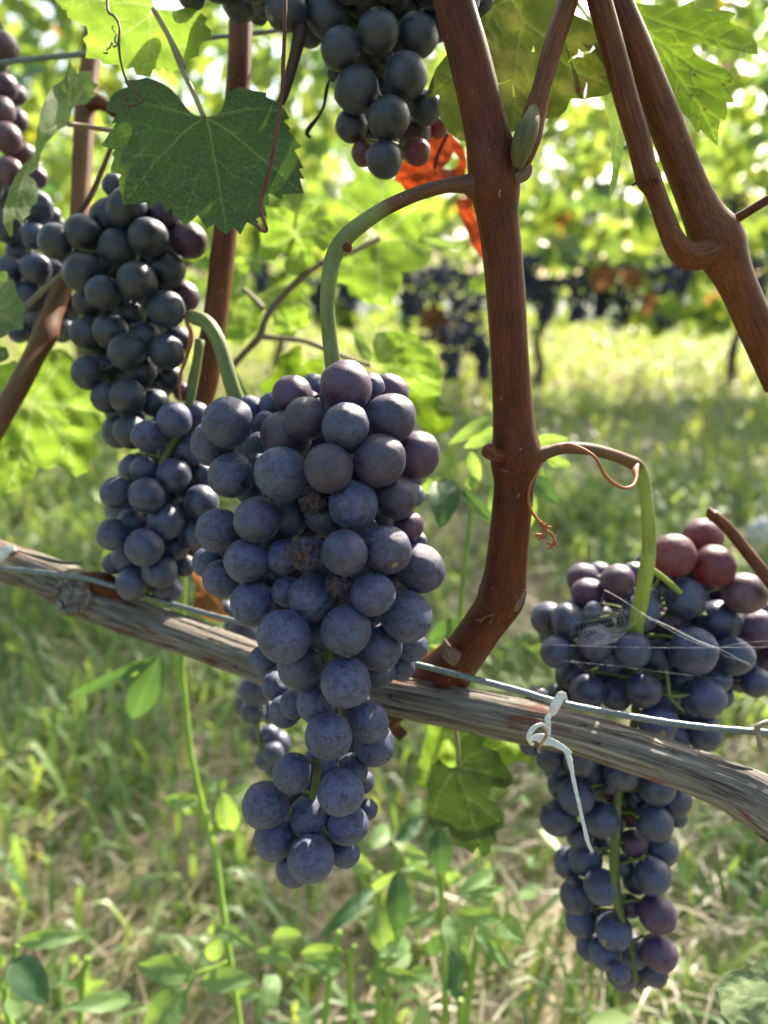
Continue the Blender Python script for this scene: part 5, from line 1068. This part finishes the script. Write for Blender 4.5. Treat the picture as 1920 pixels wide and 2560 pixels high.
# ------------------------------------------------------------------ weeds
def leaflet(parent, t, a, b, w, d0, d1, mt='weed_leaf', fold=0.25, bend=0.12, label=None, seed=0):
    ax_, ay_ = t(*a); bx_, by_ = t(*b); sc = t(1, 0)[0] - t(0, 0)[0]
    A, B = at(ax_, ay_, d0), at(bx_, by_, d1); L = (B - A).length; tdir = (B - A).normalized()
    view = (A - CAMP).normalized(); s = tdir.cross(view).normalized(); nn = s.cross(tdir)
    if nn.dot(view) > 0: nn = -nn
    hw = w * sc * d0 / F / 2; nu, nv = 14, 7
    vs, fs, tc, mk = [], [], [], []
    tw_ = random.uniform(-.5, .5)
    for i in range(nu + 1):
        u = i / nu; ww = hw * (math.sin(math.pi * min(1, u ** 0.8)) ** 0.75) * (1.0 if u < .98 else .6)
        c = A.lerp(B, u) + nn * (math.sin(u * math.pi) * L * bend)
        for j in range(nv):
            v = j / (nv - 1) * 2 - 1
            vs.append(c + s * (v * ww) + nn * (abs(v) * ww * fold + v * ww * tw_ * (u - .3)) + nn * 0.0008 * noise.noise((u * 6, v * 3, seed)))
            tc.append(Vector((u * L, v * hw, seed))); mk.append(max(0.0, 0.4 - abs(v) * 6) if j == nv // 2 else 0.0)
    for i in range(nu):
        for j in range(nv - 1): k = i * nv + j; fs.append((k, k + 1, k + nv + 1, k + nv))
    mb = MB(); mb.add(vs, fs, tc, mk); o = mb.build('leaf', M[mt], parent, A)
    if label: o['label'] = label
    if o.data.polygons[nu * 3].normal.dot(view) > 0: o.data.flip_normals()
def weed(label, t, stems, leaves, d, mt='weed_leaf', parts=None):
    x, y = t(*stems[0][-1][:2]); root = empty('weed_plant', at(x, y, d)); tag(root, label, 'weed')
    for S in stems:
        mb = MB(); pxtube(mb, [t(p[0], p[1]) + (p[2], p[3]) for p in S], k=6, n=10); mb.build('stem', M['weed_stem'], root)
    for i, lf in enumerate(leaves):
        leaflet(root, t, lf[0], lf[1], lf[2], d + (lf[3] if len(lf) > 3 else 0), d + (lf[4] if len(lf) > 4 else 0) + random.uniform(-.008, .008), lf[5] if len(lf) > 5 else mt, seed=i * 1.3 + d)
    return root
D_ = 'weed_leaf_dark'
weed('tall weed stem left of the largest bunch with a dark drooping leaf', TA4,
     [[(1195,-1300,.46,10),(1180,-700,.46,14),(1195,-460,.46,15),(1220,-200,.46,15),(1255,0,.46,15),(1320,300,.46,16),(1385,500,.46,16),(1440,900,.455,16),(1490,1250,.45,16),(1550,1659,.445,17),(1640,2300,.44,17)], [(1470,1260,.452,10),(1380,1300,.45,10),(1270,1340,.448,10),(1215,1450,.446,9)], [(1370,500,.455,9),(1350,380,.455,8),(1345,280,.455,7)], [(1375,430,.452,12),(1400,350,.45,12)]],
     [((1040,-740),(858,-315),190,0,.01,D_),((1030,-720),(430,-450),76,0,.02,D_),((960,-690),(820,-610),80),((1290,210),(1040,215),100),((1290,230),(1180,290),80),((1440,160),(1495,410),150,0,.02),((1440,150),(1395,85),120),((1440,1040),(1645,1165),105,-.01,-.02),((1440,1040),(1350,1065),70),((1440,1110),(1350,1240),110,.01,.02),((1270,1335),(890,1275),165,-.005,-.01),((1215,1450),(930,1690),215,-.005,-.02),((1310,1375),(1655,1370),150,-.005,-.01),((1490,170),(1640,130),80,.02,.04)], 0.45)
weed('weed with two broad leaves in the bottom left corner', TA4, [[(110,1150,.44,10),(70,1270,.44,12),(35,1400,.44,14),(45,1560,.44,16),(90,1800,.44,18),(120,2300,.44,18)]],
     [((115,1125),(555,1085),112,0,.01),((80,1240),(315,1530),205,-.005,-.02,D_),((15,1300),(-10,1130),60),((60,1480),(190,1680),115,0,-.01),((850,1490),(415,1555),110,.02,.0),((-20,1450),(40,1330),60)], 0.44)
weed('weed with a dark narrow leaf and upright stem under the dark hanging leaf', TB4, [[(1195,380,.42,12),(1195,700,.42,14),(1210,1000,.42,15),(1220,1300,.42,16),(1230,1700,.42,17),(1240,2300,.42,17)], [(1440,1080,.44,16),(1390,1400,.44,17),(1360,1659,.44,18),(1340,2200,.44,18)], [(1320,1500,.45,16),(1325,1659,.45,16),(1330,2100,.45,16)]],
     [((1190,380),(1205,715),150,-.01,-.02,D_),((1245,950),(1370,1255),170,-.01,-.03),((1190,955),(960,1012),95),((1190,1080),(1125,1205),100,.01,.02,D_),((1290,950),(1595,975),110,0,.01),((1260,1180),(1305,1510),145,.01,.0,D_),((1420,1000),(1600,1300),90,.02,.0),((1580,980),(1750,1140),150,.01,-.01),((1230,720),(1345,705),85,.02,.0),((1310,830),(1540,670),110,.02,.04),((1330,830),(1640,770),60,.02,.04),((1480,1040),(1660,1330),60,.02,.0)], 0.42)
weed('leafy weed clump below the largest bunch with a drooping dark leaf', TB4, [[(800,680,.50,10),(800,900,.50,10),(790,1300,.50,12),(780,2100,.50,14)], [(540,1060,.48,12),(500,1250,.48,14),(465,1450,.48,15),(440,1700,.48,16),(420,2200,.48,16)], [(860,1400,.47,14),(850,1659,.47,14),(845,2100,.47,14)], [(640,1150,.49,10),(610,1240,.49,13),(610,1500,.49,14),(610,2100,.49,14)]],
     [((920,665),(925,1110),160,-.01,-.02,D_),((770,775),(410,1095),95,0,-.02,D_),((770,885),(850,1215),175,.01,.0),((790,1215),(995,1125),110,-.01,.02),((830,1295),(1000,1195),130,-.01,.02),((1000,1305),(1145,1345),85,-.01,.0),((625,600),(775,670),115,.02,.0),((985,650),(1175,725),105,.02,.0),((960,530),(1125,590),80,.02,.0),((570,1185),(290,1205),105,.0,.01),((575,1290),(295,1245),95),((240,1235),(-10,1195),100,.02,.04),((300,1080),(110,1105),120,.02,.04),((545,1325),(310,1335),42),((920,670),(740,800),60,.0,.02),((930,670),(1110,600),60,.0,.04),((820,1310),(1080,1375),70,-.01,-.02),((870,1340),(720,1370),110,-.01,.0),((780,1545),(630,1535),45,-.02,-.02),((740,520),(860,380),120,.05,.08),((900,480),(1080,330),110,.04,.06,D_),((960,430),(1060,190),110,.05,.06)], 0.48)
weed('slender green weed behind the thick cane with rounded leaves', TC1, [[(490,790,.40,8),(465,930,.40,12),(430,1200,.40,13),(405,1420,.40,13),(375,1800,.40,13),(360,2200,.41,13),(340,2900,.43,14)]],
     [((300,768),(258,1085),200,-.02,-.035,D_),((270,775),(120,850),95),((600,365),(308,545),90,0,.0),((630,440),(410,570),95),((650,415),(585,90),88),((450,590),(510,775),80),((430,740),(480,845),72),((400,840),(630,1070),80,-.01,-.01,D_),((650,790),(570,1000),90,.01,.01),((860,520),(1090,510),80,.01,.0),((940,630),(1110,690),80,.01,.0),((850,755),(1025,930),130,.0,-.01,D_),((845,850),(825,1085),90,.01,.01),((405,1670),(180,1815),130,-.01,.0,D_),((400,1670),(500,1620),60),((880,690),(920,760),70,.02,.02)], 0.40)
weed('broad leaved weed in the lower left foreground between grass blades', tile(0, 2200, 2.37), [[(520,460,.50,16),(500,560,.50,16),(480,700,.50,15),(470,1100,.50,15)]],
     [((530,450),(470,640),60),((480,640),(370,590),50),((500,660),(640,600),90,.01,.0),((640,720),(880,740),24),((1640,560),(1540,820),110,.02,.0),((1560,660),(1360,690),70,.02,.02),((1640,760),(1580,560),90,.02,.04)], 0.50)

# pale stone in the grass behind the broken twig
st = MB(); sc_ = at(1897, 1330, 0.95); st.add([sc_ + Vector((v.x * .013, v.y * .014, v.z * .020)) * (1 + .45 * noise.noise(v * 1.7)) for v in icoV], icoF)
tag(st.build('white_stone', M['stone']), 'white rounded stone out of focus at the right edge', 'stone')
